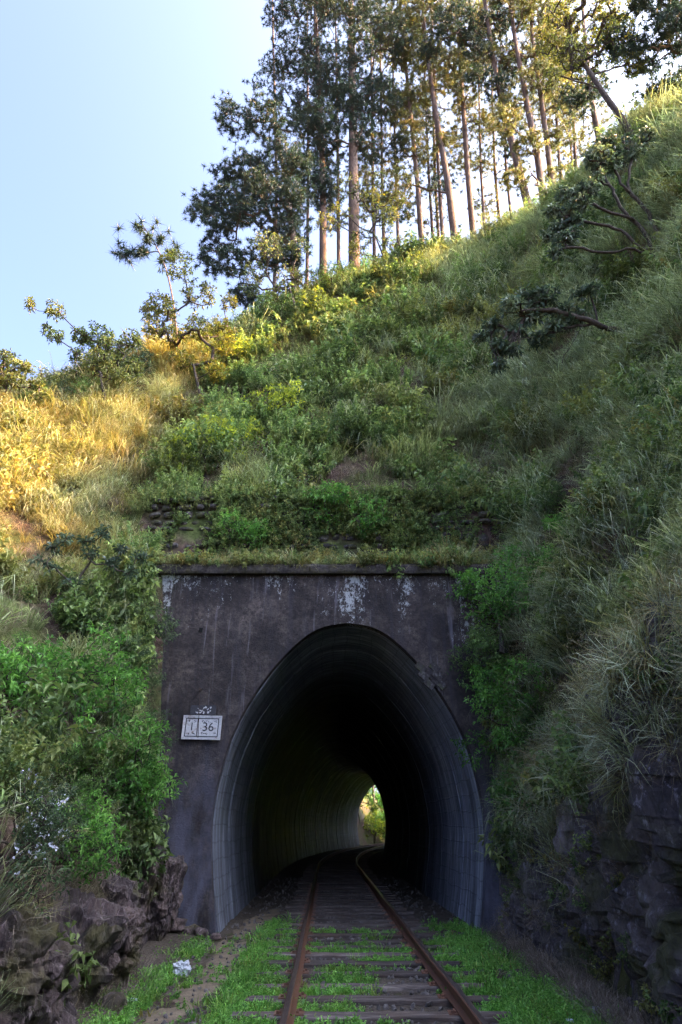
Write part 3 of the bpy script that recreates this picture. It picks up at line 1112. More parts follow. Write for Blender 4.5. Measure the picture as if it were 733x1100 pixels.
def blades(rng, mb, n, rad, h, w, lean=.5, droop=.5, tint=(0, 1)):
    """arching grass blades from one root"""
    a = rng.uniform(0, 2 * math.pi, n)
    r = rad * np.sqrt(rng.uniform(0, 1, n))
    b = np.stack([np.cos(a) * r, np.sin(a) * r, np.full(n, -.03)], 1)
    a2 = a + rng.normal(0, .7, n)
    ln = np.clip(rng.normal(lean, lean * .5, n), .02, 1.4)
    d = unit(np.stack([np.cos(a2) * ln, np.sin(a2) * ln, np.ones(n)], 1))
    l = h * rng.uniform(.45, 1.1, n)[:, None]
    s = np.stack([-np.sin(a2), np.cos(a2), np.zeros(n)], 1) * w * rng.uniform(.6, 1.2, n)[:, None] * .5
    out = np.stack([np.cos(a2), np.sin(a2), np.zeros(n)], 1)
    dr = droop * rng.uniform(.3, 1.3, n)[:, None]
    p1 = b + d * l * .45
    p2 = b + d * l * .8 + (out * .18 - np.array([0, 0, .16])) * l * dr
    p3 = b + d * l * 1.0 + (out * .4 - np.array([0, 0, .55])) * l * dr
    V = np.stack([b - s, b + s, p1 - s * .9, p1 + s * .9, p2 - s * .6, p2 + s * .6, p3], 1).reshape(-1, 3)
    i = np.arange(n)[:, None] * 7
    F = np.concatenate([i + np.array(f) for f in ([0, 1, 3], [0, 3, 2], [2, 3, 5], [2, 5, 4], [4, 5, 6])])
    t = rng.uniform(tint[0], tint[1], n)
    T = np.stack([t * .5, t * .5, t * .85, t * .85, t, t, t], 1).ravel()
    mb.add(V, F, T)


def blob_points(rng, blobs, Y, per=14, zscale=.7, ydepth=1.0):
    """points in lumps of crown; blobs are (px, py, radius px[, extra distance])"""
    out, lump = [], []
    for i, bl in enumerate(blobs):
        c = at(bl[0], bl[1], Y + (bl[3] if len(bl) > 3 else 0))
        dep = project(c[None])[2][0]
        r = bl[2] * dep / FOC
        n = max(4, int(per * (bl[2] / 12.0) ** 1.7))
        p = unit(rng.normal(size=(n, 3))) * (rng.uniform(.25, 1, (n, 1)) ** .5) * r * np.array([1, ydepth, zscale])
        out.append(c + p + np.array([0, rng.normal(0, .5) * r, 0]))
        lump.append(np.full(n, rng.uniform(0, 1)))
    return np.concatenate(out), np.concatenate(lump)


def pine(label, trunk_px, Y, r0, blobs, seed, per=26, mat='needle', nn=30, L=.29, group='tall pines on the ridge', name='pine_tree', base=None, r1=None, bare=0, extra=1):
    rng = np.random.default_rng(seed)
    b = trunk_px[0]
    P = [at(px, py, Y) for px, py in trunk_px]
    z0 = ground_at(P[0][0], Y)
    root = P[0].copy()
    root[2] = z0 - .15
    tr = [root] + [p for p in P[1:] if p[2] > z0 + .6]
    if blobs:
        A, lump = blob_points(rng, blobs, Y, per)
    else:
        A, lump = np.zeros((0, 3)), None
    if bare:                                             # dead stubs on the bare lower trunk
        tl = np.array(tr)
        for _ in range(bare):
            f = rng.uniform(.15, .85)
            i = min(int(f * (len(tl) - 1)), len(tl) - 2)
            c = tl[i] + (tl[i + 1] - tl[i]) * rng.uniform(0, 1)
            a = rng.uniform(0, 2 * math.pi)
            A = np.concatenate([A, [c + np.array([math.cos(a), math.sin(a), rng.uniform(-.1, .5)]) * rng.uniform(.5, 1.6)]])
    wood, tips, td, mids, md = grow(rng, tr, r0, r1 if r1 else r0 * .35, A, .5, .012, .10, .06)
    o = thing(name, label, 'tree', root, group=group)
    wood.V = [v - root for v in wood.V]
    wood.build('trunk', MAT['pine_bark'], o, True)
    mb = MB()
    km = rng.random(len(mids)) < .25
    Q, QD = np.concatenate([tips, mids[km]]), np.concatenate([td, md[km]])
    if bare and len(Q):
        keep = rng.random(len(Q)) < .93
        Q, QD = Q[keep], QD[keep]
    # side shoots round every tip
    Q2 = np.repeat(Q, extra, 0) + rng.normal(0, .3, (len(Q) * extra, 3)) * np.array([1, 1, .7])
    QD2 = unit(np.repeat(QD, extra, 0) + rng.normal(0, .5, (len(Q) * extra, 3)) + np.array([0, 0, .3]))
    Q, QD = np.concatenate([Q, Q2]), np.concatenate([QD, QD2])
    tint = np.clip(.5 + .5 * fbm(Q * .6, seed, 2) + rng.normal(0, .15, len(Q)), 0, 1)
    needles(rng, mb, Q - root, QD, nn, L, .036, tint, .9)
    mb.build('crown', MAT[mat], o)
    return o


def broadleaf(name, label, root_px, trunk_px, Y, r0, blobs, seed, leafmat, barkmat, per=16, n=9, L=.16, W=.055, spread=.8, root=None, droop=.3, mids_on=.5, tipr=.008, seg=.3, cat='tree', group=None, off=.05, jit=.045, bend=.08, trunk_pts=None, puff=1.35, flat=.7, limbs_px=(), expo=2.3):
    rng = np.random.default_rng(seed)
    if root is None:
        root = hit(*root_px)
    root = np.array(root, float)
    tr = [root] + [at(px, py, Y) for px, py in trunk_px] if trunk_pts is None else [root] + [np.array(p) for p in trunk_pts]
    blobs = [(b[0], b[1], b[2] * puff) + tuple(b[3:]) for b in blobs]
    A, lump = blob_points(rng, blobs, Y, per / puff, flat)
    wood, tips, td, mids, md = grow(rng, tr, r0, r0 * .5, A, seg, tipr, bend, jit, expo, limbs=[[at(px, py, Y + (l_[0] if np.isscalar(l_[0]) else 0)) for px, py in (l_[1:] if np.isscalar(l_[0]) else l_)] for l_ in limbs_px])
    o = thing(name, label, cat, root, group=group)
    wood.V = [v - root for v in wood.V]
    wood.build('trunk', MAT[barkmat], o, True)
    mb = MB()
    km = rng.random(len(mids)) < mids_on
    Q = np.concatenate([tips, mids[km]])
    QD = np.concatenate([td, md[km]])
    tint = np.clip(.5 + .6 * fbm(Q * .9, seed, 2) + rng.normal(0, .12, len(Q)), 0, 1)
    leaves(rng, mb, Q - root, QD, n, L, W, spread, .2, droop, .1, off, tint)
    mb.build('crown', MAT[leafmat], o)
    return o


def shrub_data(seed, leafmat, hgt=1.0, rx=.6, n_attr=150, n_leaf=11, L=.085, W=.032, spread=.7, blossoms=0, sprays=True, mid=.6):
    """unit shrub, about 1 m tall: meshes for stems, foliage and blossoms"""
    rng = np.random.default_rng(seed)
    A = []
    for k in range(11):                                   # uneven lumps
        a = rng.uniform(0, 2 * math.pi)
        rr = rx * rng.uniform(.15, .95)
        c = np.array([math.cos(a) * rr, math.sin(a) * rr, hgt * rng.uniform(.3, .95) * (1 - .35 * (rr / rx) ** 2)])
        r = rng.uniform(.15, .29)
        m = int(n_attr / 11)
        p = unit(rng.normal(size=(m, 3))) * (rng.uniform(.3, 1, (m, 1)) ** .5) * r
        A.append(c + p)
    A = np.concatenate(A)
    A = A[A[:, 2] > .06]
    wood, tips, td, mids, md = grow(rng, [(0, 0, -.1), (.02, .0, .1), (.0, .03, .4 * hgt)], .028, .014, A, .11, .003, .02, .05, sides=4)
    stems = wood.mesh('stems', MAT['bark'], True)
    mb = MB()
    km = rng.random(len(mids)) < mid
    Q = np.concatenate([tips, mids[km]])
    QD = unit(np.concatenate([td, md[km]]) + np.array([0, 0, .25]))
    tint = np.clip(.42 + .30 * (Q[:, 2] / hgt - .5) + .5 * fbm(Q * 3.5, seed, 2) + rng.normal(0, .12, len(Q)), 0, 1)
    if sprays:                                           # leaves set along short drooping shoots
        for f in np.linspace(0, 1, 4):
            leaves(rng, mb, Q + QD * .13 * f - np.array([0, 0, .03]) * f * f, QD, max(2, n_leaf // 4), L, W, spread, .12, .35, .08, .015, tint)
    else:
        leaves(rng, mb, Q, QD, n_leaf, L, W, spread, .2, .3, .1, .03, tint)
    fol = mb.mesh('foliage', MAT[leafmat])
    bl = None
    if blossoms:
        b2 = MB()
        top = tips[(tips[:, 2] > .3 * hgt)]
        top = top[rng.random(len(top)) < blossoms]
        Qb = np.repeat(top, 5, 0) + rng.normal(0, .045, (len(top) * 5, 3)) + np.array([0, 0, .07])
        leaves(rng, b2, Qb, np.tile([[0, 0, 1.]], (len(Qb), 1)), 4, .028, .022, .9, .3, 0, .1, .008)
        bl = b2.mesh('blossoms', MAT['blossom'])
    return stems, fol, bl


SHRUB = {
    'bright': [shrub_data(100 + i, 'leaf_bright', L=.060, W=.022, n_attr=330, n_leaf=12) for i in range(3)],
    'mid': [shrub_data(110 + i, 'leaf_mid', L=.052, W=.020, n_attr=330, n_leaf=12) for i in range(3)],
    'lime': [shrub_data(120 + i, 'leaf_sunlit_lime', L=.09, W=.034, n_attr=120) for i in range(2)],
    'flower': [shrub_data(130 + i, 'leaf_dull', L=.045, W=.017, n_leaf=13, n_attr=340, blossoms=.10) for i in range(2)],
    'dull': [shrub_data(140 + i, 'leaf_dull', L=.055, W=.019, n_attr=260, n_leaf=12) for i in range(2)],
    'fern': [shrub_data(150 + i, 'leaf_bright', hgt=.5, rx=.6, L=.16, W=.045, n_attr=40, n_leaf=12, spread=.5, sprays=False) for i in range(2)],
}
_srng = np.random.default_rng(404)


def shrub(px, py, hpx, typ, label, group='shrubs on the cutting slopes', name='shrub', lift=.0, wide=1.0, pos=None):
    """py is the foot of the shrub in the photograph, hpx its height there"""
    p = hit(px, py) if pos is None else np.array(pos, float)
    dep = project(p[None])[2][0]
    s = hpx * dep / FOC / cP * .92
    o = thing(name, label, 'shrub' if name != 'fern' else 'fern', p - np.array([0, 0, .05 - lift]), (0, 0, 0), group)
    st, fo, bl = SHRUB[typ][int(_srng.integers(len(SHRUB[typ])))]
    rot = (_srng.normal(-.12, .1) + .1, _srng.normal(0, .12), _srng.uniform(0, 6.28))
    sc = (s * wide, s * wide, s)
    link('stems', st, o, rot=rot, scl=sc)
    f = link('foliage', fo, o, rot=rot, scl=sc)
    if bl:
        link('blossoms', bl, f)
    return o


# ------------------------------------------------------------------ scattered ground cover (nobody could count it)
def cover(name, label, P, rot, scl, vary, dry, variants, parent_kind='stuff'):
    me = bpy.data.meshes.new(name)
    me.vertices.add(len(P))
    me.vertices.foreach_set('co', np.ascontiguousarray(P, np.float32).ravel())
    rng = np.random.default_rng(len(P))
    for nm, typ, val in (('rot', 'FLOAT_VECTOR', rot), ('scl', 'FLOAT', scl), ('vary', 'FLOAT', vary), ('dry', 'FLOAT', dry), ('pick', 'INT', rng.integers(0, len(variants), len(P)))):
        a = me.attributes.new(nm, typ, 'POINT')
        if typ == 'FLOAT_VECTOR':
            a.data.foreach_set('vector', np.ascontiguousarray(val, np.float32).ravel())
        else:
            a.data.foreach_set('value', np.ascontiguousarray(val, np.int32 if typ == 'INT' else np.float32))
    o = link(name, me)
    g = bpy.data.node_groups.new(name, 'GeometryNodeTree')
    g.interface.new_socket('Geometry', in_out='INPUT', socket_type='NodeSocketGeometry')
    g.interface.new_socket('Geometry', in_out='OUTPUT', socket_type='NodeSocketGeometry')
    N, Lk = g.nodes, g.links
    gi, go = N.new('NodeGroupInput'), N.new('NodeGroupOutput')
    ip = N.new('GeometryNodeInstanceOnPoints')
    jn = N.new('GeometryNodeJoinGeometry')
    for v in variants:
        oi = N.new('GeometryNodeObjectInfo')
        oi.inputs['Object'].default_value = v
        oi.inputs['As Instance'].default_value = False
        gt = N.new('GeometryNodeGeometryToInstance')
        Lk.new(oi.outputs['Geometry'], gt.inputs[0])
        Lk.new(gt.outputs[0], jn.inputs[0])
    Lk.new(gi.outputs[0], ip.inputs['Points'])
    Lk.new(jn.outputs[0], ip.inputs['Instance'])
    ip.inputs['Pick Instance'].default_value = True
    for nm, typ, sock in (('pick', 'INT', 'Instance Index'), ('rot', 'FLOAT_VECTOR', 'Rotation'), ('scl', 'FLOAT', 'Scale')):
        na = N.new('GeometryNodeInputNamedAttribute')
        na.data_type = typ
        na.inputs['Name'].default_value = nm
        Lk.new(na.outputs['Attribute'], ip.inputs[sock])
    Lk.new(ip.outputs[0], go.inputs[0])
    md = o.modifiers.new('scatter', 'NODES')
    md.node_group = g
    kind(o, 'stuff', label)
    return o


def source(name, mb, mat):
    return bpy.data.objects.new(name, mb.mesh(name, mat))      # never linked to the scene: only its mesh is read


def tuft_variants(name, mat, count, seed, **kw):
    out = []
    for i in range(count):
        rng = np.random.default_rng(seed + i)
        mb = MB()
        blades(rng, mb, **kw)
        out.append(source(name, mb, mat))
    return out


def herb_variant(seed, mat, nst=9, h=.32, L=.075, W=.034, rad=.16, nl=4):
    rng = np.random.default_rng(seed)
    mb = MB()
    for i in range(nst):
        a = rng.uniform(0, 6.28)
        r = rad * math.sqrt(rng.uniform(0, 1))
        b = np.array([math.cos(a) * r, math.sin(a) * r, -.03])
        d = unit(np.array([math.cos(a) * rng.uniform(0, .7), math.sin(a) * rng.uniform(0, .7), 1]))
        hh = h * rng.uniform(.5, 1.1)
        t = np.linspace(.25, 1, max(3, int(hh / .05)))
        P = b + d * hh * t[:, None]
        leaves(rng, mb, P, np.tile(d, (len(t), 1)), nl, L, W, .85, .05, .3, .08, .01, t * .6 + rng.uniform(0, .3))
        s = np.array([.003, 0, 0])
        mb.add(np.array([b - s, b + s, P[-1]]), [[0, 1, 2]], .1)
    return source('herb', mb, mat)


SRC = dict(
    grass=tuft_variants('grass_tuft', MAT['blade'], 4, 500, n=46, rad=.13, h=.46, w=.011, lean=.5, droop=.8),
    long=tuft_variants('long_grass_tuft', MAT['long_blade'], 4, 520, n=60, rad=.14, h=.72, w=.009, lean=.55, droop=1.25),
    short=tuft_variants('short_grass_tuft', MAT['sward'], 3, 540, n=24, rad=.07, h=.11, w=.008, lean=.8, droop=.6),
    dead=tuft_variants('dead_stem_tuft', MAT['litterleaf'], 3, 560, n=26, rad=.12, h=.42, w=.006, lean=.9, droop=.9),
    herb=[herb_variant(580 + i, MAT['herb']) for i in range(4)],
    weed=[herb_variant(600 + i, MAT['sward'], 7, .09, .036, .020, .06, 4) for i in range(4)],
    bush=[herb_variant(620 + i, MAT['herb'], 26, .75, .085, .036, .28, 4) for i in range(3)],
)


def sample_mesh(V, F, n, rng, dens=None):
    """random points on a quad sheet, weighted by true area"""
    tri = np.concatenate([F[:, [0, 1, 2]], F[:, [0, 2, 3]]])
    A, B, C = V[tri[:, 0]], V[tri[:, 1]], V[tri[:, 2]]
    nr = np.cross(B - A, C - A)
    ar = np.linalg.norm(nr, axis=1) * .5
    nr = nr / (2 * ar[:, None] + 1e-12)
    w = ar * (dens((A + B + C) / 3, nr) if dens is not None else 1)
    i = rng.choice(len(tri), n, p=w / w.sum())
    r1, r2 = np.sqrt(rng.random(n))[:, None], rng.random(n)[:, None]
    return A[i] * (1 - r1) + B[i] * r1 * (1 - r2) + C[i] * r1 * r2, nr[i]


def lean_rot(N, rng, k=.5, jit=.15, up=1.0):
    """euler angles that tip +Z towards a blend of up and the slope normal, with a random spin"""
    d = unit(np.array([0, 0, up]) + N * k + rng.normal(0, jit, N.shape))
    b, c, s = np.arccos(np.clip(d[:, 2], -1, 1)), np.arctan2(d[:, 1], d[:, 0]), rng.uniform(0, 2 * math.pi, len(d))
    # R = Rz(c) Ry(b) Rz(s), read back as XYZ euler angles
    R00 = np.cos(c) * np.cos(b) * np.cos(s) - np.sin(c) * np.sin(s)
    R10 = np.sin(c) * np.cos(b) * np.cos(s) + np.cos(c) * np.sin(s)
    R20, R21, R22 = -np.sin(b) * np.cos(s), np.sin(b) * np.sin(s), np.cos(b)
    return np.stack([np.arctan2(R21, R22), -np.arcsin(np.clip(R20, -1, 1)), np.arctan2(R10, R00)], 1)


def in_view(P, mx=70, top=0, ymax=60):
    px, py, dep = project(P)
    return (px > -mx) & (px < RES[0] + mx) & (py > -60) & (py < RES[1] + 130) & (P[:, 1] > 1.5)
# ------------------------------------------------------------------ ground cover on the slopes
rng = np.random.default_rng(2024)


def slope_density(kindname):
    def f(C, N):
        x, y, z = C.T
        v = in_view(C) * (y < 30) * (y > 1.5)
        floor = (z < .25) & (y < 13.9)
        w = v * ~floor
        # bare rock low on the left, and the face of the portal kept clear
        w = w * (1 - .99 * ((x < -2.4) & (z < 1.3 + .3 * np.sin(y * 2) + .4 * (y < 9.6)) & (y > 6.8) & (y < 13.4)))
        w = w * ~((x < 0) & (y < 6.6) & (z < 2.2))
        w = w * ~((y > 12.0) & (y < 13.9) & (x > -3.3 - .16 * z) & (x < 0))
        w = w * (1 - .9 * ((x > 2.5) & (z < 2.0 - .1 * (y - 8)) & (y < 13.4)))
        w = w * ~((y > 13.9) & (y < 14.75) & (np.abs(x + .3) < 4.7))
        m = fbm(C * np.array([.45, .45, .3]), 91, 3)
        m2 = fbm(C * .9, 95, 2)
        right = smooth((x - 2.4 - .10 * np.maximum(y - 13.5, 0)) / 1.6)
        spur = smooth((-4.6 - x) / 1.5) * smooth((z - 5) / 1.5)
        leftbank = (x < -2.5) & (z < 6.5)
        soil = .06 + .94 * smooth((m + .13) / .16)
        facing = np.clip(1 - N[:, 2], 0, 1)
        bare = fbm(C * np.array([.85, .85, .6]), 131, 3)
        if kindname != 'dead':
            w = w * (.04 + .96 * smooth((bare + .07) / .08))
        if kindname == 'grass':
            w = w * soil * (.7 + .6 * spur) * (1 - .1 * right) * (1 - .55 * leftbank)
        elif kindname == 'long':
            w = w * (right * 1.0 + .35 * spur + .12) * smooth((m + .42) / .2)
        elif kindname == 'herb':
            w = w * smooth((m2 + .25) / .4) * (1 - .75 * spur) * (1 - .7 * right) * soil
        elif kindname == 'bush':
            w = w * smooth((m2 + .05) / .3) * (1 - .9 * spur) * ((z > 1.9) | (y > 13.9)) * (1 - .6 * right)
        elif kindname == 'dead':
            w = w * (.3 + .5 * right + .5 * leftbank + .3 * spur + 1.0 * (bare < -.04))
        return w / np.maximum(np.linalg.norm(C - np.array([0, 0, CAMZ]), axis=1) / 12.0, .6) ** .8
    return f


def slope_cover(name, label, src, dens, n, s0, s1, k=.5, jit=.18, far_gain=.03):
    P, N = sample_mesh(HV, HF, n, rng, slope_density(dens))
    dist = np.linalg.norm(P - np.array([0, 0, CAMZ]), axis=1)
    big = fbm(P * .5, 41, 2)
    vary = np.clip(.5 + .45 * big + rng.normal(0, .2, n), 0, 1)
    spur = smooth((-4.6 - P[:, 0]) / 1.5) * smooth((P[:, 2] - 5) / 1.5)
    dry = np.clip(rng.normal(.02, .15, n) + .42 * spur + .25 * fbm(P * .8, 47, 2), 0, .95)  # spur grass drier, its golden colour also adding to the sunlight there
    scl = rng.uniform(s0, s1, n) * np.exp(rng.normal(0, .22, n)) * (1 + far_gain * np.maximum(dist - 12, 0))
    return cover(name, label, P, lean_rot(N, rng, k, jit), scl, vary, dry, src)


slope_cover('hillside_grass', 'tufted green grass covering the hillside', SRC['grass'], 'grass', 12000, .7, 1.35)
slope_cover('hanging_grass', 'long fine grass hanging down the right-hand slope', SRC['long'], 'long', 8500, .55, 1.2, .75)
slope_cover('hillside_herbs', 'low leafy herbs among the grass', SRC['herb'], 'herb', 7500, .6, 1.6)
slope_cover('undergrowth', 'knee-high leafy undergrowth', SRC['bush'], 'bush', 1200, .4, 1.0)
slope_cover('dead_stems', 'dry dead stems between the grass', SRC['dead'], 'dead', 4300, .7, 1.3, .8)
# grass hanging over the top of the rock face and dead stems at its foot
P, N = sample_mesh(RV, RF, 900, rng, lambda C, N: (C[:, 2] > 2.5 - .1 * (C[:, 1] - 6) + .6 * fbm(C * 1.2, 7, 2)) * in_view(C))
N = N * np.where(N[:, :1] > 0, -1, 1)
cover('rock_top_grass', 'pale grass hanging over the rock face', P, lean_rot(N, rng, 1.6, .2), rng.uniform(.5, 1.0, 900), np.clip(rng.normal(.5, .25, 900), 0, 1), np.clip(rng.normal(.3, .25, 900), 0, 1), SRC['long'])
n = 1500
P = np.column_stack([rng.normal(2.78, .16, n), rng.uniform(3, 13.3, n), np.full(n, .03)])
P2 = np.column_stack([rng.normal(-3.0, .25, n // 2), rng.uniform(7.2, 10.5, n // 2), np.full(n // 2, .04)])
P = np.concatenate([P, P2])
P[:, 2] = np.maximum(.03, np.where(P[:, 0] < -2.6, terrain(P[:, 0], P[:, 1], 'front'), 0))
n = len(P)
cover('dead_leaf_litter', 'dead stems and leaf litter along the foot of the rocks', P, lean_rot(np.zeros((n, 3)), rng, 0, .55), rng.uniform(.25, .75, n), rng.uniform(.2, .9, n), np.zeros(n), SRC['dead'])


P, N = sample_mesh(RV, RF, 800, rng, lambda C, N: (C[:, 2] > .1) * (C[:, 2] < 3.2) * smooth((fbm(C * 1.3, 17, 2) + .15) / .2) * in_view(C))
N = N * np.where(N[:, :1] > 0, -1, 1)
n = len(P)
cover('rock_dead_stems', 'dry stems and small ferns clinging to the rock face', P, lean_rot(N, rng, 2.0, .5), rng.uniform(.25, .7, n), rng.uniform(.1, .8, n), np.clip(rng.normal(.1, .2, n), 0, 1), SRC['dead'] + SRC['herb'][:1])


def weeds(n, mask):
    out = []
    while sum(map(len, out)) < n:
        q = np.column_stack([rng.uniform(-3.1, 3.0, 40000), 3.2 + 17.5 * rng.random(40000) ** 1.2, np.full(40000, .015)])
        out.append(q[rng.random(40000) < mask(q)])
    return np.concatenate(out)[:n]


def weed_mask(q):
    x, y = q[:, 0] - (line_x(q[:, 1]) - .24), q[:, 1]
    cl = fbm(np.column_stack([q[:, 0] * 1.5, y * 1.1, 0 * y]), 5, 3)
    cl2 = fbm(np.column_stack([q[:, 0] * 4, y * 3.2, 0 * y]), 15, 2)
    lim = smooth((15.0 - y + 2.2 * cl) / 2.5)
    left_verge = smooth((-2.12 - x) / .15) * smooth((x + 3.0) / .2) * (y < 13.2) * 1.0
    strip = smooth((x + 1.52) / .2) * smooth((-.72 - x) / .12) * .95
    right_verge = smooth((x - 1.25) / .2) * smooth((2.75 - x) / .4) * .9
    between = ((x > -.62) & (x < 1.1)) * .5 * smooth((cl - .02) / .2)
    sy = np.array(SLEEPER_Y)
    gap = np.abs(y[:, None] - sy[None]).min(1)
    onsl = (gap < .16) & (np.abs(x - .24) < 1.42)
    path = ((x > -2.2) & (x < -1.45)) * .04
    bare = .5 + .5 * smooth((cl2 + .25) / .3)
    return (left_verge + strip + right_verge + between + path) * bare * (.15 + .85 * smooth((cl + .30) / .3)) * lim * ~onsl


P = weeds(5200, weed_mask)
n = len(P)
sc = rng.uniform(.55, 1.25, n) * (1 + .3 * fbm(P * 1.4, 8, 2))
cover('track_weeds', 'bright green low weeds along the track', P, lean_rot(np.zeros((n, 3)), rng, 0, .2), sc, np.clip(.5 + .5 * fbm(P * .8, 3, 2) + rng.normal(0, .15, n), 0, 1), np.clip(rng.normal(-.05, .12, n), 0, 1), SRC['weed'])
P = weeds(4200, weed_mask)
n = len(P)
cover('track_grass', 'short bright grass along the track', P, lean_rot(np.zeros((n, 3)), rng, 0, .25), .5 + 1.6 * rng.random(n) ** 2.5, rng.uniform(.2, 1, n), np.clip(rng.normal(.05, .25, n), 0, 1), SRC['short'])
bs = []
for i in range(4):
    import bmesh
    bm = bmesh.new()
    bmesh.ops.create_icosphere(bm, subdivisions=1, radius=1)
    V = np.array([v.co for v in bm.verts])
    F = np.array([[v.index for v in f.verts] for f in bm.faces])
    bm.free()
    V = V * (1 + .35 * np.random.default_rng(i).normal(size=(len(V), 1))).clip(.55, 1.5) * np.array([1, .8, .6])
    bs.append(source('ballast_stone', MB().add(V * .03, F), MAT['ballast']))
n = 5200
P = np.column_stack([rng.normal(0, 1.0, n), 3.5 + 24 * rng.random(n) ** 1.3, np.full(n, .02)])
P[:, 0] = np.where(rng.random(n) < .25, rng.uniform(-2.6, 2.7, n), P[:, 0]) + line_x(P[:, 1])
keep = np.abs(P[:, 1][:, None] - np.array(SLEEPER_Y)[None]).min(1) > .12
P = P[keep | (np.abs(P[:, 0] - line_x(P[:, 1])) > 1.5)]
n = len(P)
cover('ballast_stones', 'small broken ballast stones between the sleepers', P, rng.uniform(0, 6.28, (n, 3)), rng.uniform(.4, 1.5, n), rng.uniform(0, 1, n), np.zeros(n), bs)
# grass and moss on the berm above the coping
n = 1900
P = np.column_stack([rng.uniform(-5, 5, n), 13.42 + 1.0 * rng.random(n), np.zeros(n)])
P = P[rng.random(n) < .35 + .65 * smooth((fbm(P * np.array([1.5, 1.5, 1]), 33, 3) + .1) / .2)]
n = len(P)
P[:, 2] = np.where(P[:, 1] < 13.93, 7.03, terrain(P[:, 0], np.maximum(P[:, 1], 13.93), 'top'))
cover('coping_grass', 'grass and weeds growing along the top of the coping', P, lean_rot(np.zeros((n, 3)) + np.array([0, -1, 0]), rng, .6, .35), rng.uniform(.3, 1.0, n) * np.exp(.6 * fbm(P * np.array([1.8, 1, 1]), 37, 2) + rng.normal(0, .25, n)), rng.uniform(.2, 1, n), np.clip(rng.normal(.25, .25, n), 0, 1), SRC['grass'] + SRC['herb'])
n = 1500                                                  # creepers on the stone wall
P = np.column_stack([rng.uniform(-5, 4.4, n), np.full(n, 14.43), rng.uniform(7.2, 9.35, n)])
P = P[rng.random(n) < np.maximum(smooth((fbm(P * .8, 61, 2) + .22) / .2), smooth((P[:, 2] - 8.75) / .3)) * (.3 + .7 * smooth((np.abs(P[:, 0] + 4.0) - .6) / .5))]
n = len(P)
cover('wall_creepers', 'leafy creepers over the stone wall', P, lean_rot(np.tile([[0, -1., 0]], (n, 1)), rng, 1.6, .3), rng.uniform(.5, 1.0, n), rng.uniform(.1, .9, n), np.clip(rng.normal(.1, .15, n), 0, 1), SRC['herb'])

# ------------------------------------------------------------------ pines on the ridge
pine('pine with the thickest upright trunk, its crown reaching the top of the picture', [(381, 305), (380, 200), (379, 100), (377, 0), (374, -90)], 26.5, .36,
     [(380, 20, 22, -1.5), (384, 60, 20, -1.5), (374, 100, 20, -1.5), (388, 130, 15, -1.5), (370, 15, 32), (400, 28, 30), (362, 70, 27), (397, 82, 29), (420, 55, 24), (410, 118, 24), (368, 130, 24), (350, 150, 22), (425, 150, 15), (385, -30, 37), (345, -20, 27), (415, -10, 24), (398, 160, 15)], 11, bare=8)
pine('dense dark pine leaning out furthest left against the open sky', [(318, 335), (316, 260), (306, 190), (296, 130)], 25.2, .24,
     [(300, 160, 18, -1.2), (312, 215, 18, -1.2), (280, 205, 18, -1.2), (318, 180, 16, -1), (240, 185, 14), (215, 230, 12), (218, 203, 17), (245, 214, 24), (235, 250, 21), (226, 276, 15), (268, 182, 24), (252, 128, 18), (243, 113, 11), (285, 150, 24), (300, 200, 29), (272, 240, 24), (310, 245, 24), (252, 286, 18), (288, 278, 20), (310, 290, 17), (262, 312, 15)], 12, per=28)
pine('tall dark pine just left of the thickest trunk', [(348, 318), (347, 200), (344, 100), (338, 0), (335, -60)], 27.5, .25,
     [(342, 30, 20, -1.5), (346, 80, 20, -1.5), (340, 135, 20, -1.5), (350, 185, 16, -1.5), (358, 10, 18, -1.5), (298, 22, 20), (330, 12, 29), (318, 60, 27), (308, 100, 24), (338, 110, 27), (293, 72, 12), (342, 165, 24), (328, 200, 22), (340, 50, 24), (318, -15, 22), (350, 215, 17)], 13, per=28, bare=4)
pine('pine with a thin dark trunk right of the small yellow tree', [(454, 282), (449, 200), (441, 120), (432, 30), (426, -40)], 27.5, .19,
     [(430, -20, 26), (445, 95, 18), (415, 60, 18), (438, 140, 16), (440, 65, 22), (428, 110, 18), (430, 20, 23), (445, 165, 16), (455, 110, 14), (420, 170, 13)], 14, mat='needle_sunlit', bare=7)
pine('pine with a straight mid-thick trunk leaning left over the ridge', [(491, 276), (482, 200), (468, 120), (458, 50), (450, -40)], 26.0, .24,
     [(475, 20, 23), (440, 15, 21), (462, 60, 20), (500, 100, 16), (455, 25, 23), (470, 90, 17), (445, 45, 18), (490, 60, 16), (480, 150, 13), (460, -20, 26), (430, 200, 16), (420, 218, 13)], 15, mat='needle_sunlit', bare=8)
pine('straight pine beside the leaning mid-thick trunk', [(509, 268), (503, 190), (496, 90), (490, 0), (486, -50)], 26.8, .21,
     [(510, -15, 23), (492, 75, 18), (525, 45, 18), (480, 10, 21), (515, 135, 13), (500, 15, 22), (482, 45, 20), (515, 58, 16), (502, 108, 14), (520, 20, 16), (490, -20, 23)], 16, mat='needle_sunlit', bare=8)
pine('leaning pine with a stout pale trunk and a dark branch reaching left', [(574, 246), (560, 190), (545, 135), (533, 80), (522, 10), (515, -50)], 24.5, .27,
     [(550, 25, 21), (520, 55, 18), (535, 100, 16), (560, -10, 23), (478, 32, 20, -1), (495, 20, 20, -1), (505, 42, 16), (530, 20, 21), (512, 92, 13), (550, 62, 16), (540, -15, 23), (462, 42, 12, -1)], 17, bare=9)
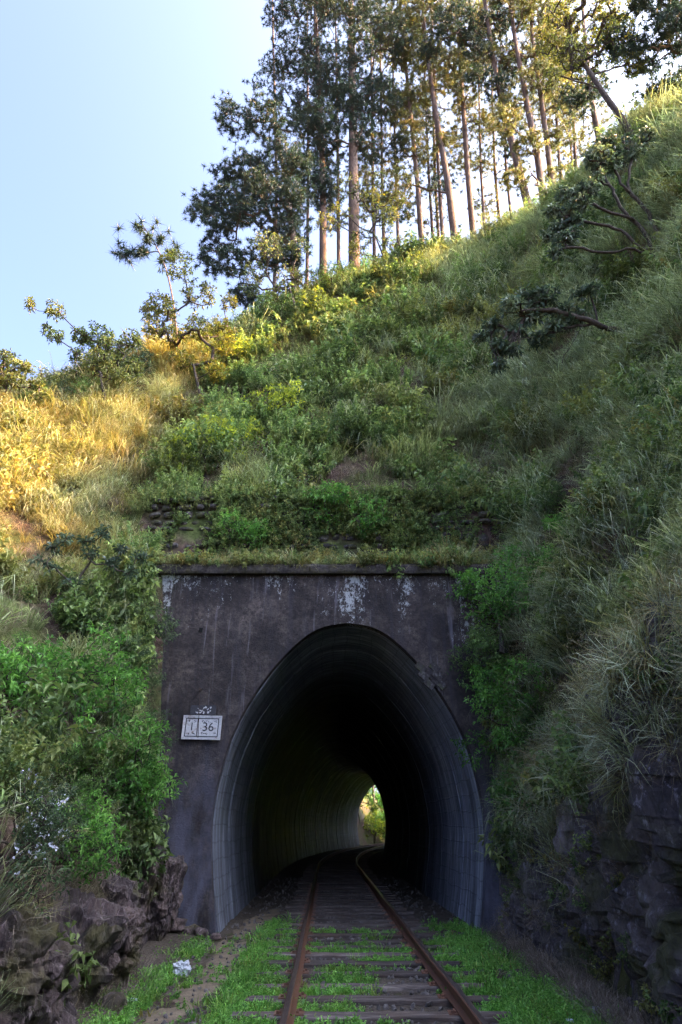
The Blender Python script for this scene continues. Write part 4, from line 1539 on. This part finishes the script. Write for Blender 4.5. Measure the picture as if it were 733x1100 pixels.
pine('stout pine with twin pale trunks beside the rhododendron, left stem', [(585, 232), (578, 170), (566, 110), (553, 40), (543, -50)], 23.5, .24,
     [(575, 95, 18), (545, 45, 18), (590, 60, 18), (540, 150, 13), (560, 25, 21), (582, 58, 17), (545, 108, 14), (565, 165, 16), (555, -20, 23), (590, 20, 16), (552, 205, 13)], 18, mat='needle_sunlit', bare=7)
pine('stout pine with twin pale trunks beside the rhododendron, right stem', [(594, 226), (590, 170), (582, 110), (572, 40), (566, -50)], 23.9, .21,
     [(605, 30, 20), (585, 80, 17), (612, 120, 16), (600, 98, 16), (592, 188, 14), (575, 20, 18), (598, 150, 14), (610, 60, 16), (570, -30, 23)], 19, mat='needle_sunlit', bare=6)
pine('pine trunk standing behind the broadleaf canopy at upper right', [(643, 160), (636, 110), (629, 50), (624, -20)], 20.5, .20,
     [(620, 120, 13), (640, 90, 16), (650, 20, 18), (610, 100, 10)], 20, bare=5)
pine('bluish pine foliage hanging in the upper right corner', [(760, 100), (750, 40), (735, -30), (728, -80)], 16.2, .20,
     [(700, 18, 31), (722, 58, 29), (690, 66, 20), (722, 98, 16), (668, 48, 16), (735, 20, 31), (700, 100, 10), (735, 85, 21)], 21, per=26)
back_rng = np.random.default_rng(99)
SLENDER = [(428, 420, 29, .12), (465, 452, 32, .13), (476, 462, 29, .15), (519, 512, 30, .12), (548, 535, 31, .13), (402, 398, 31, .15), (332, 330, 31, .13), (606, 590, 27, .14), (618, 606, 30, .12)]
ORD = ['first', 'second', 'third', 'fourth', 'fifth', 'sixth', 'seventh', 'eighth', 'ninth', 'tenth', 'eleventh']
rank = np.argsort(np.argsort([a[0] for a in SLENDER]))
for i, (bx, tx, Y, r) in enumerate(SLENDER):
    by = 290 - .10 * max(0, bx - 400) - .0007 * max(0, bx - 480) ** 2
    bl = [(tx + (bx - tx) * f + back_rng.normal(0, 12), by * f - 20 * (1 - f) + back_rng.normal(0, 8), back_rng.uniform(9, 17)) for f in back_rng.uniform(.0, .8, 12)]
    pine(ORD[rank[i]] + ' slender background pine behind the ridge, counted from the left', [(bx, by), ((bx * 2 + tx) / 3, by * .66), ((bx + 2 * tx) / 3, by * .3), (tx, -30)], Y, r, bl, 300 + i, per=14, mat='needle_sunlit' if i % 2 else 'needle', group='slender pines behind the ridge', bare=6)

for i, (bx, tx, Y, bls, lab) in enumerate([
    (300, 292, 30, [(262, 165), (285, 110), (300, 60), (275, 215), (310, 155), (318, 20), (250, 240), (295, 250)], 'shadowy pine filling in behind the dense dark leaning pine'),
    (365, 360, 31, [(355, 40), (385, 95), (345, 120), (330, 160), (372, 180), (400, 10), (360, 240), (395, 150)], 'shadowy pine filling in behind the thickest trunk'),
    (412, 408, 32, [(405, 60), (425, 20), (418, 110), (435, 85), (402, 170), (440, 150), (428, 215), (395, 215)], 'sunlit pine right behind the golden-lit tree'),
    (470, 462, 33, [(455, 70), (480, 120), (470, 15), (440, 120), (490, 165), (462, 190), (498, 45), (455, 235)], 'sunlit pine showing between the thin and the mid-thick trunks'),
    (535, 525, 32, [(520, 30), (545, 80), (520, 130), (535, 180), (508, 165), (552, 130), (505, 85), (522, 215)], 'sunlit pine showing between the straight and the leaning stout trunks'),
    (622, 610, 28, [(600, 60), (575, 110), (620, 100), (600, 140), (585, 20), (612, 165), (560, 70), (628, 135)], 'sunlit pine showing right of the twin trunks')]):
    by = 292 - .10 * max(0, bx - 400) - .0007 * max(0, bx - 480) ** 2
    pine(lab, [(bx, by), ((bx * 2 + tx) / 3, by * .66), ((bx + 2 * tx) / 3, by * .3), (tx, -30)], Y, .15, [(a, b, back_rng.uniform(20, 28)) for a, b in bls], 400 + i, per=14, mat='needle' if i < 2 else 'needle_sunlit', bare=3)

# young pine on the left
pine('young sparse pine with tufted tips above the left trees', [(197, 400), (186, 320), (178, 285), (165, 258), (152, 240)], 20.8, .055,
     [(150, 244, 6), (164, 262, 6), (130, 273, 7), (176, 258, 6), (156, 271, 5), (141, 268, 5), (182, 272, 5)], 22, per=9, nn=40, L=.42, group=None, r1=.02, extra=1)

# ------------------------------------------------------------------ broadleaf trees
r1 = hit(713, 282)
broadleaf('rhododendron_tree', 'gnarled rhododendron with a fan of bare limbs leaning left on the right slope', None, [(709, 278), (704, 274)], r1[1] - .2, .11,
          [(656, 160, 9), (638, 175, 9), (626, 190, 8), (610, 208, 8), (607, 226, 7), (622, 223, 7), (601, 242, 7), (607, 260, 7), (616, 252, 6), (647, 181, 8), (674, 160, 8), (632, 208, 7), (692, 152, 7), (668, 147, 8), (595, 222, 5), (590, 250, 5), (645, 160, 7), (660, 176, 7), (640, 196, 6), (618, 240, 5), (598, 270, 5), (684, 165, 5)],
          31, 'rhodo', 'bark_red', per=40, n=12, L=.17, W=.05, root=r1, puff=1.45, flat=.6, spread=.75, seg=.2, tipr=.011, jit=.035, mids_on=.1, expo=2.6,
          limbs_px=[(-.1, (704, 274), (680, 266), (653, 272), (626, 268), (610, 266)), (0, (704, 274), (680, 262), (671, 248), (647, 241), (630, 238), (612, 236)), (.1, (704, 274), (692, 248), (680, 235), (668, 226), (659, 208), (650, 190)),
                    (.15, (707, 272), (704, 240), (690, 220), (675, 206), (676, 182), (681, 164)), (0, (680, 235), (655, 228), (640, 222), (625, 212)), (.1, (675, 206), (664, 192), (658, 172))])
r2 = hit(683, 360)
broadleaf('rhododendron_tree', 'low rhododendron stretching left from the slope below the fan-shaped one', None, [(674, 357), (664, 354)], r2[1] - .25, .085,
          [(586, 321, 8), (565, 319, 8), (547, 333, 8), (529, 345, 6), (520, 357, 5), (540, 372, 7), (537, 392, 5), (571, 339, 8), (601, 333, 8), (620, 316, 5), (635, 316, 5), (624, 334, 7), (556, 352, 7), (580, 362, 7), (596, 350, 7), (612, 345, 5), (550, 378, 5), (578, 326, 7)],
          32, 'rhodo', 'bark_red', per=40, n=12, L=.16, W=.048, root=r2, puff=1.45, flat=.6, spread=.75, seg=.2, tipr=.010, jit=.035, mids_on=.1, expo=2.6,
          limbs_px=[(0, (664, 354), (647, 351), (626, 348), (605, 354), (580, 362), (556, 366)), (-.1, (647, 351), (620, 339), (590, 333), (560, 335)), (.1, (640, 350), (642, 336), (636, 322)), (-.15, (626, 350), (612, 372), (604, 390))])
q = hit(116, 452)
broadleaf('small_tree', 'dark wiry tree with one long branch reaching left over the sunlit spur', None, [(112, 425), (108, 405)], q[1], .07,
          [(35, 333, 6), (62, 337, 8), (48, 348, 5), (100, 355, 14), (121, 370, 14), (136, 385, 11), (90, 380, 13), (76, 400, 11), (110, 395, 13), (141, 368, 9), (62, 366, 7), (84, 358, 9), (128, 405, 9)],
          33, 'leaf_olive', 'bark', per=55, n=7, L=.15, W=.055, jit=.03, root=q, tipr=.006, mids_on=.3)
q = hit(218, 432)
broadleaf('small_tree', 'many-stemmed yellowish tree under the young pine', None, [(212, 410), (208, 392)], q[1], .08,
          [(170, 320, 12), (195, 303, 14), (216, 320, 14), (236, 345, 12), (164, 348, 10), (185, 360, 11), (240, 372, 10), (215, 358, 12), (160, 334, 8), (226, 392, 11), (198, 388, 9), (246, 325, 8), (180, 335, 10), (236, 405, 9)],
          34, 'leaf_sunlit', 'bark', per=55, n=7, L=.15, W=.055, jit=.03, root=q, tipr=.006, mids_on=.35)
q = hit(4, 446)
broadleaf('small_tree', 'dark tree cut off by the left edge of the picture', None, [(6, 425), (8, 405)], q[1], .06,
          [(5, 380, 8), (16, 395, 9), (0, 410, 9), (22, 412, 8), (39, 410, 7), (29, 395, 6), (-10, 390, 12), (50, 425, 6)], 35, 'leaf_olive', 'bark', per=55, n=7, L=.15, W=.055, jit=.03, root=q)
q = hit(322, 350)
broadleaf('small_tree', 'olive green tree in front of the dense dark pine', None, [(316, 325), (308, 300)], q[1], .07,
          [(290, 270, 13), (310, 283, 11), (275, 291, 11), (300, 310, 11), (331, 300, 11), (286, 322, 9), (322, 270, 9), (270, 312, 8), (340, 318, 7)], 36, 'leaf_olive', 'bark', per=55, n=7, L=.15, W=.055, jit=.03, root=q)
q = hit(418, 302)
broadleaf('small_tree', 'golden-lit tree in front of the thickest pine trunk', None, [(412, 275), (402, 250)], q[1], .075,
          [(375, 200, 12), (400, 214, 14), (364, 226, 11), (415, 235, 11), (390, 248, 11), (421, 262, 9), (350, 241, 9), (405, 190, 9), (384, 270, 8), (428, 215, 8)], 37, 'leaf_sunlit', 'bark', per=55, n=7, L=.15, W=.055, jit=.03, root=q)
q = hit(686, 160)
broadleaf('broadleaf_tree', 'spreading golden-green tree overhanging the top of the right slope', None, [(670, 130), (648, 100), (626, 66)], q[1], .16,
          [(600, 28, 20), (640, 18, 22), (662, 48, 18), (612, 66, 15), (592, 88, 8), (632, 56, 16), (660, 10, 18), (622, 5, 18), (586, 52, 10), (640, -25, 25), (680, 70, 10), (605, -10, 18)],
          38, 'leaf_sunlit', 'bark', per=55, n=7, L=.15, W=.055, jit=.03, root=q, tipr=.010, mids_on=.35)
q = hit(86, 694)
broadleaf('sapling', 'open sapling with whorled dark leaves below the sunlit slope', None, [(83, 660), (80, 630)], q[1] - .1, .030,
          [(55, 608, 5), (78, 625, 5), (100, 595, 6), (120, 604, 6), (141, 614, 6), (90, 580, 6), (60, 590, 5), (111, 572, 6), (42, 600, 4), (150, 600, 5), (70, 578, 5), (128, 590, 5)], 39, 'rhodo', 'bark', per=26, n=9, L=.13, W=.04, root=q, tipr=.006, mids_on=.1, seg=.2)

# ------------------------------------------------------------------ shrubs one can pick out
for a in [
    (40, 815, 125, 'bright', 'tall bright green shrub at the left edge, above the white-flowered bush'),
    (88, 775, 100, 'bright', 'bright green shrub directly below the open sapling'),
    (112, 885, 105, 'bright', 'bright green shrub overhanging the purplish rocks'),
    (4, 965, 118, 'flower', 'white-flowered bush at the lower left edge'),
    (68, 965, 100, 'bright', 'bright green shrub right of the white-flowered bush'),
    (62, 880, 85, 'mid', 'mid green shrub between the tall bright shrub and the white-flowered bushes'),
    (178, 868, 56, 'mid', 'shrub pressed against the portal under the number plate'),
    (135, 745, 55, 'dull', 'dull green shrub at the left end of the portal above the number plate'),
    (138, 935, 55, 'mid', 'small shrub just above the dark slabs left of the portal'),
    (150, 690, 50, 'dull', 'small dull shrub over the upper left corner of the portal'),
    (15, 735, 60, 'mid', 'mid green shrub at the left edge under the sunlit grass'),
    (152, 800, 45, 'dull', 'dull shrub left of the number plate'),
    (150, 625, 35, 'dull', 'low dull shrub at the left end of the coping')]:
    shrub(*a)
for a in [
    (520, 690, 88, 'bright', 'shrub spilling over the right end of the coping', 12.95),
    (505, 735, 60, 'mid', 'loose shrub hanging down the portal wall right of the arch crown', 13.05),
    (548, 765, 85, 'bright', 'bright shrub beside the right haunch of the arch', 12.6),
    (530, 825, 80, 'bright', 'bright shrub overlapping the right edge of the arch', 12.7),
    (560, 885, 70, 'bright', 'lowest shrub hanging beside the right jamb', 12.4),
    (575, 815, 70, 'mid', 'mid green shrub right of the one overlapping the arch', 12.1),
    (565, 660, 75, 'bright', 'bright green shrub above and right of the coping end', 13.0),
    (600, 735, 60, 'dull', 'dull shrub half buried in the hanging grass', 11.6)]:
    p = at(a[0], a[1], a[5])
    p[0] += .35
    shrub(a[0], a[1], a[2], a[3], a[4], pos=p)
shrub(625, 893, 30, 'bright', 'small leafy plant rooted on top of the bare rock face', pos=at(625, 893, 9.6), name='leafy_plant')
for a in [
    (222, 512, 62, 'lime', 'lime yellow shrub leftmost on the face above the portal'),
    (305, 462, 50, 'lime', 'lime yellow shrub highest on the middle of the face'),
    (262, 492, 44, 'lime', 'lime shrub between the leftmost and the highest lime shrubs'),
    (258, 592, 52, 'bright', 'bright shrub in front of the left half of the stone wall'),
    (362, 592, 74, 'bright', 'tallest bright shrub in front of the middle of the stone wall'),
    (490, 592, 50, 'mid', 'mid green shrub at the right end of the stone wall'),
    (545, 600, 60, 'mid', 'mid green shrub past the right end of the stone wall'),
    (342, 345, 34, 'lime', 'lime shrub on the ridge left of the thickest pine trunk'),
    (444, 296, 26, 'lime', 'lime shrub on the ridge right of the golden-lit tree'),
    (420, 490, 38, 'mid', 'mid green shrub halfway up the face above the coping'),
    (345, 490, 44, 'mid', 'mid green shrub right of the highest lime shrub'),
    (300, 535, 42, 'mid', 'mid green shrub just above the stone wall'),
    (460, 545, 40, 'mid', 'mid green shrub just above the right part of the stone wall'),
    (560, 470, 30, 'dull', 'dull shrub low on the right slope below the stretching rhododendron'),
    (590, 560, 46, 'mid', 'mid green shrub on the right slope above the hanging grass'),
    (615, 585, 40, 'bright', 'small bright shrub near the bare fallen branch'),
    (390, 375, 26, 'dull', 'dull shrub high on the face below the thickest pine'),
    (505, 375, 28, 'dull', 'dull shrub left of the stretching rhododendron'),
    (265, 420, 30, 'mid', 'mid green shrub right of the many-stemmed yellowish tree'),
    (568, 250, 22, 'bright', 'bright shrub at the foot of the leaning stout pine'),
    (362, 316, 38, 'mid', 'mid green shrub on the ridge at the foot of the thickest pine'),
    (400, 303, 34, 'bright', 'bright shrub on the ridge under the golden-lit tree'),
    (470, 288, 30, 'lime', 'lime shrub on the ridge at the foot of the mid-thick leaning pine'),
    (503, 279, 30, 'mid', 'mid green shrub on the ridge between the mid-thick and the straight pine'),
    (532, 269, 32, 'dull', 'dull shrub on the ridge left of the leaning stout pine'),
    (300, 352, 40, 'mid', 'mid green shrub on the ridge under the dense dark pine'),
    (268, 376, 40, 'dull', 'dull shrub on the ridge between the yellowish tree and the dense dark pine'),
    (60, 440, 36, 'dull', 'dull shrub on the left skyline beneath the long wiry branch'),
    (148, 414, 44, 'dull', 'dull shrub on the skyline between the wiry tree and the many-stemmed one'),
    (95, 440, 34, 'mid', 'mid green shrub at the foot of the dark wiry tree'),
    (28, 446, 36, 'mid', 'mid green shrub beside the tree cut off by the left edge'),
    (244, 404, 46, 'lime', 'lime yellow shrub at the right foot of the many-stemmed tree'),
    (186, 408, 40, 'mid', 'mid green shrub at the foot of the young pine')]:
    shrub(*a)
p = hit(437, 596)
mb = MB()
blades(np.random.default_rng(4), mb, 90, .12, 1.1, .02, .35, 1.0, (.3, 1))
g = tag(mb.build('grass_clump', foliage_mat('tall_clump_blades', (.04, .07, .02), (.11, .17, .05), (.24, .30, .11), .4), None, loc=p), 'tall arching clump of grass on the coping right of centre', 'grass clump')

# greenery beyond the far mouth
for i, (dy, dx, s, typ, lab) in enumerate([(5, -3.0, 3.6, 'lime', 'sunlit bush on the left just outside the far tunnel mouth'), (2.5, -3.9, 3.6, 'bright', 'green bush against the left side of the far tunnel mouth'), (8, -3.6, 4.2, 'bright', 'green bush behind the sunlit one outside the far tunnel mouth'), (12, -4.6, 5.0, 'lime', 'yellowish bush up the left bank beyond the far tunnel mouth'), (11, -1.8, 4.2, 'bright', 'tall green bush closing the view through the far tunnel mouth'),
                                           (14, .4, 5.5, 'lime', 'yellow-green bush behind the others beyond the far tunnel mouth'), (8, 3.2, 3.0, 'bright', 'green bush right of the rails beyond the far tunnel mouth'), (18, -3.0, 6.0, 'bright', 'largest bush in the background beyond the far tunnel mouth'), (24, -1.0, 11.0, 'bright', 'tree-high mass of foliage farthest beyond the far tunnel mouth'), (22, -7.0, 10.0, 'lime', 'tree-high yellowish bush on the left beyond the far tunnel mouth')]):
    y = Y_EXIT + dy
    x = float(line_x(y)) + dx + .9
    t = thing('bush', lab, 'bush', (x, y, ground_at(x, y) - .1), group='bushes beyond the far tunnel mouth')
    st, fo, bl = SHRUB[typ][i % 2]
    link('stems', st, t, rot=(0, 0, i * 2.1), scl=s)
    link('foliage', fo, t, rot=(0, 0, i * 2.1), scl=s)

# ------------------------------------------------------------------ rocks, sign, litter, branches
def rock_mesh(seed, size, sub=5, tilt=0, mat='rock_warm', rough=1.0):
    import bmesh
    bm = bmesh.new()
    bmesh.ops.create_icosphere(bm, subdivisions=sub, radius=1)
    V = np.array([v.co for v in bm.verts])
    F = np.array([[v.index for v in f.verts] for f in bm.faces])
    bm.free()
    sup = np.power(np.sum(np.abs(V) ** 4.5, 1), -1 / 4.5)
    V = V * (sup[:, None] ** .85)
    V = V * np.array(size)
    m = max(size)
    r, off, f1, f21 = voro(V * 2.4 / m + seed * 3.3, seed)
    d = (r[:, 3] - .5) * .14 + (off * (r[:, :3] * 2 - 1)).sum(1) * .24
    lay = V[:, 2] * 7 / m + 1.2 * fbm(V * 1.5 / m, seed, 2) + V[:, 0] * 1.6 / m
    st = np.floor(lay)
    d += (_hash(st.astype(np.int64), np.full(len(V), seed), np.zeros(len(V), np.int64), 3) - .5) * .13 - .05 * ((lay - st) < .14)
    r2, off2, g1, g21 = voro(V * 9.0 / m + seed, seed + 9)
    d += (r2[:, 3] - .5) * .03 + (off2 * (r2[:, :3] * 2 - 1)).sum(1) * .045 + .05 * fbm(V * 6 / m, seed, 4, .6)
    d -= .07 * (f21 < .06)
    return V * (1 + d * rough)[:, None], F, MAT[mat]


for px, py, Y, size, rot, lab, sd in [
    (60, 1045, 8.3, (.50, .48, .66), (.1, .35, .3), 'large tilted purplish rock at the lower left with pale chips on top', 3),
    (10, 1075, 7.4, (.5, .5, .5), (.2, .2, 1.1), 'dark boulder in the lower left corner', 4),
    (116, 1020, 9.3, (.34, .40, .45), (0, .3, .2), 'broken brown rock beside the grass verge', 5),
    (150, 955, 11.6, (.22, .42, .62), (.1, .28, .1), 'narrow leaning slab left of the dark gap by the portal', 6),
    (174, 965, 12.4, (.23, .40, .58), (.05, .20, -.1), 'narrow leaning slab nearest the left jamb', 7),
    (-15, 1040, 6.9, (.45, .5, .45), (.1, .2, .7), 'dark mossy boulder under the white-flowered bush', 9),
    (108, 985, 10.2, (.40, .45, .46), (0, .3, .5), 'rounded dark rock under the bright overhanging shrub', 8)]:
    V, F, m = rock_mesh(sd, size)
    o = obj('boulder', V, F, m, None, False, loc=at(px, py, Y), rot=rot)
    tag(o, lab, 'rock', 'rocks at the foot of the left bank')
for i, (px, py, Y, s, lab) in enumerate([
    (188, 1003, 13.1, .16, 'loose stone at the foot of the left jamb, leftmost'), (203, 1005, 13.0, .13, 'loose stone in the middle of the pile at the left jamb'), (216, 1006, 13.1, .11, 'small loose stone right in the pile at the left jamb'),
    (196, 1000, 13.3, .14, 'loose stone at the back of the pile at the left jamb'), (142, 1030, 10.2, .09, 'pale stone on the grass below the slabs'), (122, 1085, 8.6, .13, 'dark stone half sunk in the grass verge'),
    (600, 1037, 10.9, .08, 'small stone at the foot of the rock face'), (232, 1008, 12.9, .07, 'smallest loose stone inside the left jamb')]):
    V, F, m = rock_mesh(30 + i, (s * 1.3, s, s * .75), 2, rough=1.2)
    d = ray(px, py)
    p = np.array([0, 0, CAMZ]) + d * ((.03 - CAMZ) / d[2]) if d[2] < 0 else at(px, py, Y)
    if i == 3:
        p = np.array([p[0], 13.2, .16])
    tag(obj('loose_stone', V, F, m, None, False, loc=p + np.array([0, 0, s * .4]), rot=(0, 0, i)), lab, 'stone', 'loose stones')


def text_mesh(s, size, mat):
    cu = bpy.data.curves.new('lettering', 'FONT')
    cu.body = s
    cu.size = size
    cu.align_x, cu.align_y = 'CENTER', 'CENTER'
    cu.extrude = .002
    tmp = bpy.data.objects.new('tmp', cu)
    COL.objects.link(tmp)
    bpy.context.view_layer.update()
    me = bpy.data.meshes.new_from_object(tmp)
    bpy.data.objects.remove(tmp)
    me.materials.clear()
    me.materials.append(mat)
    return me


a_, b_ = at(199, 770, Y_PORTAL), at(236.5, 794, Y_PORTAL)
W, H = b_[0] - a_[0], a_[2] - b_[2]
plate_o = thing('number_plate', 'small white enamel plate numbered 1 36 on the left of the portal', 'sign', ((a_[0] + b_[0]) / 2, Y_PORTAL - .05, (a_[2] + b_[2]) / 2), (0, .02, 0))
MB().box((0, 0, 0), (W, .03, H)).build('panel', MAT['enamel'], plate_o)


def frame(w, h, t, y, d):
    m = MB()
    for sx in (-1, 1):
        m.box((sx * (w / 2 - t / 2), y, 0), (t, d, h))
        m.box((0, y, sx * (h / 2 - t / 2)), (w - 2 * t - .001, d, t))
    return m


for sx in (-1, 1):
    for sz in (-1, 1):
        MB().tube([(sx * W * .47, .0, sz * H * .455), (sx * W * .47, -.032, sz * H * .455)], [.012, .012], 7).build('bolt', MAT['iron'], plate_o)
frame(W + .03, H + .03, .022, -.012, .028).build('raised_rim', MAT['enamel'], plate_o)
frame(W * .90, H * .84, .017, -.017, .005).build('painted_border', MAT['black'], plate_o)
MB().box((-W * .12, -.0175, 0), (.014, .005, H * .80)).build('dividing_line', MAT['iron'], plate_o)
R90 = (math.pi / 2, 0, 0)
link('numeral', text_mesh('1', .22, MAT['black']), plate_o, (-W * .27, -.019, .005), R90)
link('numeral', text_mesh('36', .24, MAT['black']), plate_o, (W * .17, -.019, .005), R90)
rs = np.random.default_rng(6)
for cx, cz in [(-.36, .27), (-.21, .27), (-.34, -.27), (-.22, -.26), (.03, .28), (.17, .27), (.37, .28), (.02, -.28), (.15, -.27), (.36, -.27)]:
    m = MB()
    for _ in range(4):
        m.box((W * cx + rs.normal(0, .018), -.0175, H * cz + rs.normal(0, .010)), (rs.uniform(.01, .035), .005, rs.uniform(.008, .014)), (0, rs.uniform(-1.2, 1.2), 0))
    m.build('faded_mark', MAT['old_plate'], plate_o)
c_, d_ = at(206, 758, Y_PORTAL), at(232, 768, Y_PORTAL)
op = thing('old_plate', 'small dark weathered plate with whitish flakes above the number plate', 'sign', ((c_[0] + d_[0]) / 2, Y_PORTAL - .03, (c_[2] + d_[2]) / 2))
MB().box((0, 0, 0), (d_[0] - c_[0], .03, c_[2] - d_[2])).build('panel', MAT['old_plate'], op)
m = MB()
for _ in range(22):
    m.box((rs.uniform(-.16, .16), -.0165, rs.uniform(-.06, .06)), (rs.uniform(.012, .05), .004, rs.uniform(.01, .03)), (0, rs.uniform(-1.5, 1.5), 0))
m.build('paint_flakes', MAT['enamel'], op)
# wire down the wall across the plate, and its slack stay
tp, bt = at(215.5, 741, Y_PORTAL), at(213, 806, Y_PORTAL)
wire = thing('hanging_wire', 'rusty wire hanging down the wall across the number plate', 'wire', (tp[0], Y_PORTAL - .075, tp[2]))
MB().tube([(0, 0, 0), ((bt[0] - tp[0]) * .5 + .006, .0, (bt[2] - tp[2]) * .5), (bt[0] - tp[0], .01, bt[2] - tp[2])], [.006] * 3, 5).build('strand', MAT['iron'], wire, True)
e_ = at(251, 773, Y_PORTAL)
MB().tube([(0, 0, 0), ((e_[0] - tp[0]) * .5, .01, (e_[2] - tp[2]) * .5 - .02), (e_[0] - tp[0], .06, e_[2] - tp[2])], [.005] * 3, 5).build('stay', MAT['iron'], wire, True)
MB().box((0, .03, .0), (.05, .09, .05), (0, .4, 0)).build('bracket', MAT['iron'], wire)


def crumple(seed, size, sub=3):
    V, F, _ = rock_mesh(seed, size, sub + 1, rough=1.15)
    return V, F


def on_floor(px, py, z=.03):
    d = ray(px, py)
    return np.array([0, 0, CAMZ]) + d * ((z - CAMZ) / d[2])


for px, py, s, mt, lab, cat, sd in [
    (195, 1046, (.11, .09, .075), 'plastic', 'crumpled white plastic bag on the grass beside the path', 'litter', 51),
    (137, 1078, (.10, .06, .025), 'paper', 'flat pale scrap in the lower left grass', 'litter', 52),
    (88, 1078, (.07, .05, .03), 'blue', 'bluish scrap between the lower left rocks', 'litter', 53),
    (641, 1089, (.035, .03, .035), 'plastic', 'small white scrap on the right verge', 'litter', 54),
    (612, 1098, (.035, .03, .015), 'paper', 'tiny pale scrap left of the white scrap on the right verge', 'litter', 55)]:
    V, F = crumple(sd, s)
    tag(obj('litter', V, F, MAT[mt], None, False, loc=on_floor(px, py) + np.array([0, 0, s[2] * .7])), lab, cat, 'bits of litter')
# grey log end at the right edge, bare fallen branch on the right slope
g0, g1 = hit(712, 362), hit(733, 335)
mb = MB()
d = g1 - g0 + np.array([.4, .1, .5])
mb.tube([g0 * 0 + np.array([-.12, -.25, -.05]), (0, -.22, .02), d * .5 + np.array([0, -.25, 0]), d * 1.2 + np.array([0, -.2, 0])], [.05, .13, .15, .16], 9)
lg = thing('log', 'grey weathered log end jutting from the slope at the right edge', 'log', g0)
mb.build('stem', M_bark('weathered_grey_wood', (.05, .045, .045), (.30, .28, .28)), lg, True)
rs = np.random.default_rng(66)
for pts, lab in [([(598, 520), (640, 532), (675, 545), (705, 562), (735, 585)], 'long thin bare branch lying across the right slope'), ([(640, 575), (690, 583), (735, 600)], 'shorter bare branch below the long one at the right edge')]:
    P = np.array([hit(*p) for p in pts])
    P[:, 1] -= .25
    P[:, 0] -= .22
    q = P[-1].copy()
    br = thing('fallen_branch', lab, 'branch', q)
    mb = MB().tube(P - q, np.linspace(.006, .022, len(P)), 5)
    for k_ in range(7):
        i = rs.integers(0, len(P) - 1)
        s0 = P[i] + (P[i + 1] - P[i]) * rs.random() - q
        e = s0 + np.array([rs.normal(0, .25), -.1 * rs.random(), rs.normal(.1, .25)])
        mb.tube([s0, (s0 + e) / 2 + rs.normal(0, .04, 3), e], [.008, .006, .003], 4)
    mb.build('twigs', MAT['bark'], br, True)
